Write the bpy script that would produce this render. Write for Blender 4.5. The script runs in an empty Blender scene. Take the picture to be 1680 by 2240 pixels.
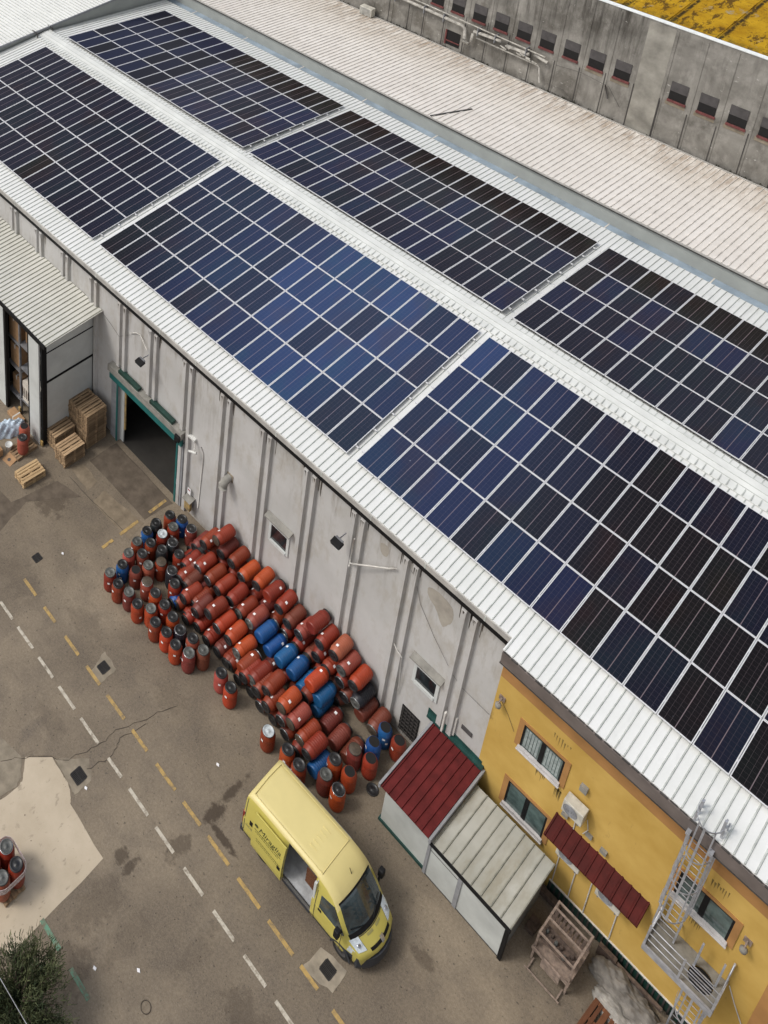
import bpy, bmesh, math, random
from mathutils import Vector, Matrix
random.seed(7)
SC = bpy.context.scene
COL = SC.collection
# ------------------------------------------------------------------ camera
cam_data = bpy.data.cameras.new("camera")
cam = bpy.data.objects.new("camera", cam_data); COL.objects.link(cam)
r0 = (0.615399, 0.788208, 0.003436); r1 = (0.309841, -0.237898, -0.920545); r2 = (-0.724764, 0.567567, -0.390621)
cam.matrix_world = Matrix(((r0[0], -r1[0], -r2[0], 14.8738), (r0[1], -r1[1], -r2[1], -35.4165),
                           (r0[2], -r1[2], -r2[2], 42.6782), (0, 0, 0, 1)))
cam_data.sensor_fit = 'HORIZONTAL'; cam_data.sensor_width = 36.0
cam_data.lens = 36.0 * 2185.31 / 1680.0
cam_data.shift_x = 0.395411; cam_data.shift_y = -0.743650
cam_data.clip_start = 0.5; cam_data.clip_end = 1500
SC.camera = cam
# ------------------------------------------------------------------ light
SUN_EL, SUN_AZ = math.radians(52), math.radians(215)      # azimuth: compass bearing the light comes from
W = bpy.data.worlds.new("World"); SC.world = W; W.use_nodes = True
wn = W.node_tree; bg = wn.nodes["Background"]
sky = wn.nodes.new("ShaderNodeTexSky"); sky.sky_type = 'NISHITA'; sky.sun_disc = False
sky.sun_elevation = SUN_EL; sky.sun_rotation = SUN_AZ; sky.dust_density = 4.0; sky.air_density = 1.0
hs = wn.nodes.new("ShaderNodeHueSaturation"); hs.inputs['Saturation'].default_value = 0.28
wn.links.new(sky.outputs[0], hs.inputs['Color'])
wtc = wn.nodes.new("ShaderNodeTexCoord")                 # broken cloud cover: grey banks with brighter gaps, plus an added blue patch
def wnode(t, **k):
    nd = wn.nodes.new("ShaderNode" + t)
    for a, v in k.items():
        if a[0] == '_': setattr(nd, a[1:], v)
        else:
            i = nd.inputs[int(a[1:])] if a[0] == 'i' and a[1:].isdigit() else nd.inputs[a]
            if isinstance(v, bpy.types.NodeSocket): wn.links.new(v, i)
            else: i.default_value = v
    return nd
wnz = wnode("TexNoise", Vector=wtc.outputs['Generated'], Scale=2.6, Detail=6, Roughness=.6)
wcl = wnode("MapRange", i0=wnz.outputs[0], i1=.35, i2=.65, i3=.55, i4=1.45)
wmul = wnode("VectorMath", _operation='SCALE', i0=hs.outputs[0], Scale=wcl.outputs[0])
wdot = wnode("VectorMath", _operation='DOT_PRODUCT', i0=wtc.outputs['Generated'], i1=Vector((-.42, .50, .757)).normalized())  # added bright patch, aimed where the middle near-slope panels mirror the sky
wjit = wnode("Math", _operation='MULTIPLY_ADD', i0=wnz.outputs[0], i1=.10, i2=wdot.outputs['Value'])
wpatch = wnode("MapRange", i0=wjit.outputs[0], i1=1.015, i2=1.065, i3=0, i4=1)
wmix = wn.nodes.new("ShaderNodeMix"); wmix.data_type = 'RGBA'
wn.links.new(wpatch.outputs[0], wmix.inputs[0]); wn.links.new(wmul.outputs[0], wmix.inputs[6]); wmix.inputs[7].default_value = (7.5, 11.5, 21.0, 1)
wn.links.new(wmix.outputs[2], bg.inputs[0])
bg.inputs[1].default_value = 0.14
sl = bpy.data.lights.new("sun", 'SUN'); sl.energy = 1.5; sl.angle = math.radians(14); sl.color = (1.0, 0.95, 0.88)
so = bpy.data.objects.new("sun", sl); COL.objects.link(so)
so.rotation_euler = Vector((math.cos(SUN_EL) * math.sin(SUN_AZ), math.cos(SUN_EL) * math.cos(SUN_AZ), math.sin(SUN_EL))).to_track_quat('Z', 'Y').to_euler()
SC.view_settings.view_transform = 'Standard'; SC.view_settings.look = 'None'
SC.view_settings.exposure = 0.0; SC.view_settings.gamma = 1.0; SC.view_settings.use_curve_mapping = False
SC.cycles.max_bounces = 6
# ------------------------------------------------------------------ materials
class NT:
    def __init__(s, name):
        s.m = bpy.data.materials.new(name); s.m.use_nodes = True
        s.t = s.m.node_tree; s.p = s.t.nodes["Principled BSDF"]
        s.tc = s.t.nodes.new("ShaderNodeTexCoord"); s.geo = s.t.nodes.new("ShaderNodeNewGeometry")
    def n(s, typ, **kw):
        nd = s.t.nodes.new("ShaderNode" + typ)
        for k, v in kw.items():
            if k.startswith('_'): setattr(nd, k[1:], v)
            else:
                key = int(k[1:]) if k[0] == 'i' and k[1:].isdigit() else k.replace('_', ' ')
                s.set(nd.inputs[key], v)
        return nd
    def set(s, inp, v):
        if isinstance(v, bpy.types.NodeSocket): s.t.links.new(v, inp)
        elif isinstance(v, tuple) and len(v) == 3 and inp.type == 'RGBA': inp.default_value = (*v, 1)
        else: inp.default_value = v
    def math(s, op, a, b=0.0, clamp=False):
        nd = s.n("Math", _operation=op, i0=a, i1=b); nd.use_clamp = clamp; return nd.outputs[0]
    def mix(s, f, a, b, mode='MIX'):
        nd = s.t.nodes.new("ShaderNodeMix"); nd.data_type = 'RGBA'; nd.blend_type = mode
        s.set(nd.inputs[0], f); s.set(nd.inputs[6], a); s.set(nd.inputs[7], b); return nd.outputs[2]
    def pos(s, world=False, scale=(1, 1, 1), loc=(0, 0, 0)):
        v = s.geo.outputs['Position'] if world else s.tc.outputs['Object']
        if scale == (1, 1, 1) and loc == (0, 0, 0): return v
        return s.n("Mapping", Vector=v, Scale=scale, Location=loc).outputs[0]
    def noise(s, scale, detail=4, rough=.55, world=False, stretch=(1, 1, 1), loc=(0, 0, 0), dist=0.0):
        return s.n("TexNoise", Vector=s.pos(world, stretch, loc), Scale=scale, Detail=detail, Roughness=rough, Distortion=dist).outputs[0]
    def ramp(s, f, lo, hi, a=0.0, b=1.0):
        return s.n("MapRange", i0=f, i1=lo, i2=hi, i3=a, i4=b).outputs[0]
    def xyz(s, world=False):
        return s.n("SeparateXYZ", Vector=s.pos(world)).outputs
    def bump(s, h, strength=.3, dist=.02):
        b = s.n("Bump", Height=h, Strength=strength, Distance=dist); s.t.links.new(b.outputs[0], s.p.inputs['Normal'])
    def done(s, col, rough=.7, metal=0.0, spec=.5):
        s.set(s.p.inputs['Base Color'], col); s.set(s.p.inputs['Roughness'], rough)
        s.p.inputs['Metallic'].default_value = metal; s.p.inputs['Specular IOR Level'].default_value = spec
        return s.m

def plain(name, c, rough=.6, metal=0.0, var=.25, scale=4.0, spec=.5, rand=0.0, bump=0.0, world=False, detail=4):
    t = NT(name)
    f = t.ramp(t.noise(scale, detail, .6, world), .3, .7, 1 - var, 1 + var * .6)
    if rand:
        r = t.n("ObjectInfo").outputs['Random']; f = t.math('MULTIPLY', f, t.ramp(r, 0, 1, 1 - rand, 1 + rand))
    col = t.mix(1.0, c, t.n("CombineColor", Red=f, Green=f, Blue=f).outputs[0], 'MULTIPLY')
    if bump: t.bump(t.noise(scale * 6, 5, .6, world), bump, .01)
    return t.done(col, rough, metal, spec)

def mat_ground():
    t = NT("asphalt_yard")
    big = t.noise(.16, 4, .6, True, dist=.6); mid = t.noise(.9, 5, .65, True); fine = t.noise(26, 3, .7, True); spk = t.noise(9, 2, .5, True, loc=(3, 1, 0))
    c = t.mix(t.ramp(big, .35, .65), (.104, .080, .056), (.228, .182, .127))
    c = t.mix(t.ramp(mid, .45, .72, 0, .6), c, (.092, .073, .056))
    c = t.mix(t.ramp(t.noise(.45, 6, .7, True, (1, .35, 1), (7, 2, 0)), .58, .72, 0, .55), c, (.085, .07, .058))
    c = t.mix(t.ramp(fine, .3, .7, -.0, .35), c, (.30, .265, .22))
    gr = t.noise(11, 6, .85, True, loc=(1, 9, 0)); g2 = t.ramp(gr, .3, .7, .72, 1.28)
    c = t.mix(1.0, c, t.n('CombineColor', Red=g2, Green=g2, Blue=g2).outputs[0], 'MULTIPLY')
    c = t.mix(t.ramp(t.noise(1.7, 6, .75, True, (.25, 1, 1), (2, 5, 0)), .60, .72, 0, .45), c, (.07, .055, .043))
    sn = t.noise(3.2, 5, .65, True, loc=(4, 4, 0)); acc = 0.0          # old oil and tyre stains soaked into the asphalt
    for cx, cy, rx, ry, k in ((1.5, -20.45, .30, .48, .55), (.5, -22.15, .20, .28, .7), (.92, -22.15, .15, .34, .7), (1.0, -23.7, .5, 1.0, .26), (2.3, -23.5, .38, .9, .22), (1.7, -25.7, .55, 1.1, .4),
                              (1.52, -17.8, .13, .8, .8), (1.62, -18.75, .26, .45, .85), (2.25, -19.06, .6, .14, .85), (5.9, -21.8, .7, .5, .35), (-6.5, -18.3, .9, .5, .2), (-9.6, -19.3, 1.2, .6, .2), (-2.2, -17.4, .6, .5, .22), (8.5, -16.2, .35, .25, .5), (-12.0, -16.0, .8, .8, .5), (3.9, -21.9, .3, .9, .2), (-4.4, -21.6, .7, .4, .2)):
        d = t.n('VectorMath', _operation='MULTIPLY', i0=t.n('VectorMath', _operation='SUBTRACT', i0=t.geo.outputs['Position'], i1=(cx, cy, 0)).outputs[0], i1=(1 / rx, 1 / ry, 0)).outputs[0]
        L_ = t.n('VectorMath', _operation='LENGTH', i0=d).outputs['Value']
        m_ = t.ramp(t.math('ADD', L_, t.math('MULTIPLY', t.math('SUBTRACT', sn, .5), 3.2)), 1.25, .70, 0, k)
        acc = m_ if acc == 0.0 else t.math('MAXIMUM', acc, m_)
    c = t.mix(acc, c, (.055, .041, .030))
    c = t.mix(t.ramp(spk, .66, .72, 0, .6), c, (.05, .042, .036))
    t.bump(fine, .35, .01)
    return t.done(c, .92, 0, .25)

def mat_pad():
    t = NT("pale_concrete")
    c = t.mix(t.ramp(t.noise(.7, 5, .6, True), .35, .65), (.42, .35, .255), (.505, .428, .322))
    c = t.mix(t.ramp(t.noise(5, 4, .6, True, (1, .5, 1)), .60, .70, 0, .6), c, (.20, .165, .12))
    c = t.mix(t.ramp(t.noise(30, 2, .6, True), .3, .7, 0, .25), c, (.5, .44, .36))
    return t.done(c, .9, 0, .25)

def mat_paint(name, c, wear=.5):
    t = NT(name)
    f = t.ramp(t.noise(5, 6, .75, True), wear - .12, wear + .1)
    return t.done(t.mix(f, (.165, .132, .095), c), .8, 0, .3)

def mat_wall():
    t = NT("grey_render_wall")
    z = t.xyz(True)[2]
    c = t.mix(t.ramp(t.noise(.5, 5, .6, True), .3, .7), (.43, .42, .405), (.52, .51, .498))
    c = t.mix(t.ramp(t.noise(1.6, 5, .7, True, (1, 1, .45), (4, 0, 3)), .50, .70, 0, .62), c, (.37, .335, .285))
    st = t.ramp(t.noise(2.6, 5, .7, True, (1, 1, .12)), .52, .72)
    st = t.math('MULTIPLY', st, t.ramp(z, 5.5, 8.9, .08, .85))
    c = t.mix(st, c, (.20, .165, .125))
    lo = t.math('MULTIPLY', t.ramp(z, 1.6, 0, 0, .6), t.ramp(t.noise(2, 5, .7, True), .4, .65))
    c = t.mix(lo, c, (.25, .2, .15))
    t.bump(t.noise(14, 4, .6, True), .15, .01)
    return t.done(c, .85, 0, .3)

def mat_yellow():
    t = NT("ochre_render")
    c = t.mix(t.ramp(t.noise(.6, 4, .6, True), .3, .7), (.45, .28, .062), (.60, .40, .115))
    st = t.math('MULTIPLY', t.ramp(t.noise(2.2, 5, .75, True, (1, 1, .25), (0, 0, 9)), .62, .74), .75)
    c = t.mix(st, c, (.20, .13, .05))
    t.bump(t.noise(40, 3, .6, True), .25, .006)
    return t.done(c, .88, 0, .25)

def mat_concrete():
    t = NT("weathered_concrete")
    z = t.xyz(True)[2]; x = t.xyz(True)[0]
    c = t.mix(t.ramp(t.noise(.35, 6, .65, True, dist=.5), .33, .66), (.115, .107, .094), (.33, .315, .285))
    c = t.mix(t.ramp(t.noise(2.2, 6, .7, True, (1, 1, .6)), .5, .72, 0, .55), c, (.36, .34, .31))
    s1 = t.math('MULTIPLY', t.ramp(t.noise(1.5, 6, .75, True, (1, 1, .09), (2, 0, 0)), .47, .66), t.ramp(z, 12, 17, .2, .95))
    s1 = t.math('MULTIPLY', s1, t.ramp(x, -3.2, -4.8, .45, 1))
    c = t.mix(s1, c, (.04, .036, .031))
    s2 = t.math('MULTIPLY', t.ramp(t.noise(.8, 4, .6, True), .5, .62), t.ramp(x, -2, -16, 0, .6))
    c = t.mix(s2, c, (.10, .09, .075))
    c = t.mix(t.ramp(t.noise(3.5, 3, .5, True, (1, 1, 1.5), (9, 3, 1)), .70, .74, 0, .5), c, (.55, .53, .5))
    t.bump(t.noise(8, 6, .7, True), .4, .03)
    return t.done(c, .95, 0, .2)

def mat_roof(name, a, b, dirt=None, sc=.5):
    t = NT(name)
    c = t.mix(t.ramp(t.noise(sc, 5, .6, True), .35, .65), a, b)
    c = t.mix(t.ramp(t.noise(3, 5, .7, True, (1, .15, 1)), .55, .75, 0, .35), c, tuple(v * .72 for v in b))
    if dirt == 'rear':
        y = t.xyz(True)[1]
        f = t.math('MULTIPLY', t.ramp(y, 16.5, 20.2, 0, 1), t.ramp(t.noise(3.0, 5, .7, True, (1, .22, 1)), .42, .66))
        c = t.mix(f, c, (.26, .17, .10))
        f2 = t.math('MULTIPLY', t.ramp(y, 15.5, 20, 0, .55), t.ramp(t.noise(.35, 4, .6, True), .4, .6)); f2 = t.math('MULTIPLY', f2, .55); c = t.mix(f2, c, (.56, .48, .38))
    if dirt == 'shed':
        c = t.mix(t.ramp(t.noise(1.1, 5, .7, True, (1, .35, 1)), .45, .68, 0, .75), c, (.27, .25, .19))
    return t.done(c, .5, 0, .4)

def mat_lichen():
    t = NT("lichen_covered_roof")
    x, y, z = t.xyz(True)
    c = t.mix(t.ramp(t.noise(.7, 5, .6, True), .35, .65), (.34, .185, .010), (.50, .30, .018))
    c = t.mix(t.ramp(t.noise(1.3, 7, .78, True, (1.5, .6, 1)), .52, .57, 0, .9), c, (.085, .045, .012))
    c = t.mix(t.ramp(t.noise(4.5, 6, .75, True, (.4, 1.8, 1), (3, 3, 0)), .57, .62, 0, .7), c, (.12, .06, .012))
    c = t.mix(t.ramp(t.noise(.9, 5, .7, True, (1, 1, 1), (5, 5, 0)), .60, .68, 0, .8), c, (.30, .27, .20))
    sx = t.math('ABSOLUTE', t.math('SUBTRACT', t.math('FRACT', t.math('MULTIPLY', x, .40)), .5))
    seam = t.math('MULTIPLY', t.ramp(sx, .06, .02), t.ramp(t.noise(4, 5, .7, True), .35, .5)); c = t.mix(seam, c, (.04, .028, .012))
    e = t.math('MULTIPLY', t.ramp(y, 21.6, 20.4), t.ramp(t.noise(3.2, 5, .7, True, (1, 1, 1), (1, 8, 0)), .42, .55)); c = t.mix(e, c, (.085, .075, .02))
    t.bump(t.noise(5, 6, .8, True), .8, .06)
    return t.done(c, .95, 0, .1)

def mat_cells():
    t = NT("solar_cells")
    x, y, z = t.xyz()
    oc = t.n("ObjectInfo"); base = oc.outputs['Color']
    r = t.n("ObjectInfo").outputs['Random']
    base = t.mix(t.ramp(t.noise(1.3, 3, .5, True, (1, .5, 1)), .35, .7, 0, .5), base, t.mix(1.0, base, (1.35, 1.3, 1.2), 'MULTIPLY'))  # blue shimmer and iridescence of the glass painted in, here and below
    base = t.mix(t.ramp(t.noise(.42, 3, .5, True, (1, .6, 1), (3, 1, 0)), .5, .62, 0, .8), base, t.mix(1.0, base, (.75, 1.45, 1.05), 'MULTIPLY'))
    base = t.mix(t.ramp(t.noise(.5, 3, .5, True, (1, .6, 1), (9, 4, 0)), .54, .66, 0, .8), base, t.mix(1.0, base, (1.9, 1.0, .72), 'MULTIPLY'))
    f = t.math('FRACT', t.math('ADD', t.math('MULTIPLY', x, 6 / .93), 10.0))
    d = t.math('ABSOLUTE', t.math('SUBTRACT', f, .5))
    line = t.ramp(d, .475, .49, 0, .22)
    bus = t.ramp(t.math('ABSOLUTE', t.math('SUBTRACT', t.math('FRACT', t.math('MULTIPLY', t.math('ADD', x, 4.65), 30 / .93)), .5)), .1, .0, 0, .035)
    cen = t.ramp(t.math('ABSOLUTE', x), .013, .007, 0, .55)
    fy = t.math('ABSOLUTE', t.math('SUBTRACT', t.math('FRACT', t.math('MULTIPLY', t.math('ADD', y, 10), 12 / 2.15)), .5))
    ly = t.ramp(fy, .47, .49, 0, .10)
    m = t.math('MAXIMUM', t.math('MAXIMUM', line, cen), t.math('MAXIMUM', ly, bus))
    c = t.mix(m, base, (.30, .235, .25))
    c = t.mix(t.ramp(t.noise(8, 2, .4, True), .80, .83, 0, .5), c, (.35, .38, .45))
    t.p.inputs['Coat Weight'].default_value = .0
    return t.done(c, .13, 0, .34)

def mat_plastic(name="barrel_plastic"):
    t = NT(name)
    oi = t.n("ObjectInfo"); base = oi.outputs['Color']
    base = t.mix(t.ramp(t.noise(3.5, 5, .65), .42, .72, 0, .45), base, t.mix(1.0, base, (.62, .55, .55), 'MULTIPLY'))
    base = t.mix(t.ramp(t.noise(9, 5, .7, False, (1, 1, .3)), .56, .72, 0, .16), base, (.38, .20, .14))
    t.bump(t.noise(11, 3, .6), .12, .01)
    return t.done(base, t.ramp(t.noise(5, 4, .6), .3, .7, .36, .58), 0, .45)

def mat_wood(name, a, b, rand=.3):
    t = NT(name)
    r = t.n("ObjectInfo").outputs['Random']
    x, y, z = t.xyz()
    bi = t.n("TexWhiteNoise", _noise_dimensions='2D', Vector=t.n("CombineXYZ", X=t.math('FLOOR', t.math('MULTIPLY', x, 9.3)), Y=t.math('MULTIPLY', r, 50)).outputs[0]).outputs[0]
    c = t.mix(t.math('MULTIPLY', bi, .8), a, b)
    c = t.mix(t.ramp(t.noise(5, 6, .7, False, (3, .5, 3)), .45, .75, 0, .6), c, tuple(v * .4 for v in b))
    f = t.ramp(r, 0, 1, 1 - rand, 1 + rand)
    c = t.mix(1.0, c, t.n("CombineColor", Red=f, Green=f, Blue=f).outputs[0], 'MULTIPLY')
    return t.done(c, .85, 0, .2)

def mat_glass(name, c=(.012, .016, .018), rough=.06, spec=.5):
    t = NT(name)
    f = t.ramp(t.noise(1.6, 4, .6, True), .4, .65)
    return t.done(t.mix(f, c, tuple(v * 2.4 + .004 for v in c)), rough, 0, min(1.0, spec * 1.6))

M = {}
M['ground'] = mat_ground(); M['pad'] = mat_pad()
M['patch'] = plain('repair_concrete', (.25, .213, .16), .9, var=.3, scale=2.5, world=True, spec=.25)
M['patch_bright'] = plain('bright_concrete_patch', (.315, .272, .212), .9, var=.35, scale=2.2, world=True, spec=.25)
M['patch_dark'] = plain('dark_asphalt_patch', (.125, .10, .076), .9, var=.35, scale=2.0, world=True, spec=.25)
M['patch_tan'] = plain('tan_concrete_patch', (.215, .172, .122), .9, var=.3, scale=3.0, world=True, spec=.25)
M['soft_stain'] = plain('soft_stain', (.122, .095, .068), .92, var=.35, scale=5, world=True, spec=.2)
M['oil'] = plain('oil_stain', (.086, .063, .045), .7, var=.5, scale=3, world=True)
M['crack'] = plain('crack_fill', (.072, .056, .042), .9, var=.4, scale=6, world=True)
M['white_paint'] = mat_paint('white_road_paint', (.50, .455, .375), .44)
M['yellow_paint'] = mat_paint('yellow_road_paint', (.43, .29, .105), .455)
M['green_paint'] = mat_paint('green_road_paint', (.13, .28, .19), .49)
M['wall'] = mat_wall(); M['yellow'] = mat_yellow(); M['concrete'] = mat_concrete()
M['orange'] = plain('orange_band_render', (.385, .20, .072), .88, var=.18, scale=1.2, world=True, spec=.25)
M['roof'] = mat_roof('white_roof_sheet', (.66, .67, .645), (.735, .74, .725))
M['rib'] = plain('roof_rib', (.50, .52, .485), .55, var=.25, scale=3, world=True)  # shadow lines along the rib edges put into the greyer rib colour
M['rear_roof'] = mat_roof('cream_roof_sheet', (.70, .66, .605), (.77, .735, .685), 'rear')
M['rear_rib'] = plain('cream_roof_rib', (.69, .645, .585), .6, var=.35, scale=2, world=True)
M['left_roof'] = mat_roof('pale_roof_sheet', (.70, .70, .67), (.78, .78, .75))
M['shed_roof'] = mat_roof('stained_roof_sheet', (.34, .34, .30), (.45, .45, .41), 'shed')
M['shelter_roof'] = mat_roof('ivory_roof_sheet', (.51, .505, .455), (.62, .612, .565))
M['cap'] = plain('ridge_cap_sheet', (.67, .68, .65), .45, var=.12, scale=1.2, world=True)
M['fascia'] = plain('grey_green_fascia', (.34, .355, .335), .5, var=.14, scale=.8, world=True)
M['gutter_blue'] = plain('blue_grey_gutter', (.27, .335, .40), .4, var=.3, scale=1.0, world=True)
M['dark_trim'] = plain('dark_trim', (.055, .05, .047), .6, var=.4, scale=3, world=True)
M['gutter'] = plain('grey_gutter', (.40, .385, .36), .5, var=.25, scale=1.5, world=True)
M['gutter_brown'] = plain('brown_grey_gutter', (.16, .135, .125), .5, var=.3, scale=1.5, world=True)
M['coping'] = plain('white_coping', (.80, .83, .82), .5, var=.1, world=True)
M['lichen'] = mat_lichen()
M['frame'] = plain('aluminium_frame', (.66, .66, .67), .42, var=.08)
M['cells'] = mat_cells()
M['alu'] = plain('galvanised_steel', (.42, .43, .46), .4, .35, var=.3, scale=5)
M['plastic'] = mat_plastic()
M['lid_black'] = plain('black_lid_plastic', (.018, .018, .019), .42, var=.5, scale=9, rand=.3)
M['lid_grey'] = plain('grey_lid_plastic', (.085, .088, .082), .5, var=.5, scale=8, rand=.3)
M['lid_brown'] = plain('muddy_lid_plastic', (.07, .052, .036), .6, var=.5, scale=8)
M['lid_white'] = plain('frosted_lid_plastic', (.42, .46, .48), .4, var=.4, scale=6)
M['sticker'] = plain('paper_label', (.80, .79, .80), .6, var=.12)
M['dark'] = plain('dark_void', (.008, .007, .007), .9, var=.2)
M['wood'] = mat_wood('pallet_wood', (.43, .30, .18), (.20, .135, .08))
M['wood_new'] = mat_wood('fresh_pallet_wood', (.60, .43, .24), (.36, .24, .13))
M['wood_red'] = mat_wood('brown_painted_pallet', (.22, .092, .045), (.13, .055, .03))
M['white_panel'] = plain('white_sandwich_panel', (.56, .58, .565), .5, var=.12, scale=1.0, world=True)
M['shed_panel'] = plain('pale_grey_panel', (.50, .52, .50), .5, var=.2, scale=.9, world=True)
M['red_tin'] = plain('dark_red_tin', (.118, .017, .017), .6, var=.35, scale=2, world=True, spec=.2)
M['maroon_tin'] = plain('maroon_tin', (.072, .009, .0075), .65, var=.35, scale=2, world=True, spec=.18)
M['green_trim'] = plain('dark_green_trim', (.010, .055, .048), .5, var=.35, scale=3, world=True)
M['teal'] = plain('teal_painted_steel', (.010, .125, .12), .5, var=.2, scale=2, world=True)
M['green_skirt'] = plain('dark_green_sheet', (.012, .045, .035), .5, var=.4, scale=3, world=True)
M['post_grey'] = plain('grey_post', (.27, .275, .29), .55, var=.2, scale=3, world=True)
M['glass_dark'] = mat_glass('dark_window_glass'); M['glass_green'] = mat_glass('greenish_window_glass', (.045, .065, .062), .08)
M['curtain'] = plain('window_blind_slats', (.30, .345, .34), .6, var=.5, scale=7, world=True)
M['blind'] = plain('roller_blind_brown', (.072, .066, .066), .75, var=.3, scale=3, world=True)
M['sill_red'] = plain('red_brick_sill', (.15, .045, .042), .85, var=.4, scale=6, world=True)
M['sill_stone'] = plain('pale_stone_sill', (.52, .50, .49), .7, var=.2, scale=4, world=True)
M['hood'] = plain('concrete_hood', (.25, .24, .215), .85, var=.3, scale=3, world=True)
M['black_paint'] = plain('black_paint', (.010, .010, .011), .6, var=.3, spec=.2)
M['white_plastic'] = plain('white_plastic', (.66, .66, .63), .45, var=.15, scale=5)
M['ac_white'] = plain('weathered_white_casing', (.52, .50, .44), .5, var=.3, scale=4)
M['cable'] = plain('pale_cable', (.60, .58, .54), .5, var=.2)
M['cable_dark'] = plain('dark_cable', (.06, .055, .05), .6, var=.2)
M['pipe'] = plain('old_pipe_lagging', (.42, .40, .36), .7, var=.45, scale=5, world=True)
M['moss'] = plain('moss', (.030, .032, .012), .95, var=.6, scale=4, world=True)
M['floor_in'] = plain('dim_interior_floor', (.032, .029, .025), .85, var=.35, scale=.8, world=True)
M['cardboard'] = plain('cardboard', (.36, .215, .11), .85, var=.2, scale=5, rand=.2)
M['cardboard_pale'] = plain('pale_carton', (.50, .46, .40), .8, var=.2, scale=5, rand=.2)
M['rack'] = plain('rack_steel', (.22, .225, .24), .5, .3, var=.3)
M['plastic_film'] = plain('blue_plastic_film', (.50, .60, .70), .22, var=.5, scale=5, bump=.3)
M['tarp'] = plain('grey_canvas', (.19, .172, .15), .85, var=.5, scale=3, bump=.4)
M['tarp_pale'] = plain('pale_canvas_edge', (.33, .31, .28), .85, var=.5, scale=4, bump=.4)
M['rust'] = plain('rusty_frame_steel', (.27, .205, .165), .75, var=.5, scale=7)
M['slats_brown'] = plain('grimy_slats', (.10, .07, .055), .8, var=.6, scale=9)
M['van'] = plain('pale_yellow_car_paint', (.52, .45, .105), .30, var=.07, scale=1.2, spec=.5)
M['van_roof'] = plain('paler_yellow_paint', (.64, .54, .23), .42, var=.06, scale=1.0)  # paler yellow for the upper faces of the van body
M['van_glass'] = mat_glass('van_window_glass', (.020, .030, .034), .04, .6)
M['bumper'] = plain('dark_grey_bumper', (.03, .034, .042), .55, var=.25, scale=6)
M['rubber'] = plain('tyre_rubber', (.016, .016, .016), .85, var=.3)
M['rim'] = plain('steel_rim', (.10, .10, .105), .5, .4, var=.3)
M['lamp_glass'] = plain('headlamp_glass', (.62, .68, .72), .12, var=.35, scale=6)
M['tail'] = plain('tail_lamp_red', (.22, .012, .012), .25, var=.2)
M['cargo'] = plain('cargo_floor', (.40, .41, .42), .6, var=.3, scale=4)
M['ink'] = plain('dark_green_lettering', (.06, .065, .02), .6, var=.1)
M['vent_mark'] = plain('hood_vent', (.30, .27, .10), .6, var=.1)
M['chrome'] = plain('chrome', (.45, .46, .48), .2, .8, var=.1)
M['grate'] = plain('cast_iron', (.035, .032, .030), .7, .3, var=.4, scale=8)
M['bark'] = plain('bark', (.06, .042, .03), .95, var=.5, scale=6)

def mat_leaf():
    t = NT('tree_leaf'); r = t.noise(2.2, 3, .6, True)
    c = t.mix(t.ramp(r, .35, .68), (.026, .040, .018), (.105, .115, .05))
    return t.done(c, .75, 0, .25)
M['leaf'] = mat_leaf()
M['damp'] = plain('damp_stain', (.085, .070, .056), .9, var=.5, scale=6, world=True, spec=.2)
M['repair'] = plain('beige_wall_repair', (.36, .33, .285), .9, var=.2, scale=2, world=True, spec=.2)

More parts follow.
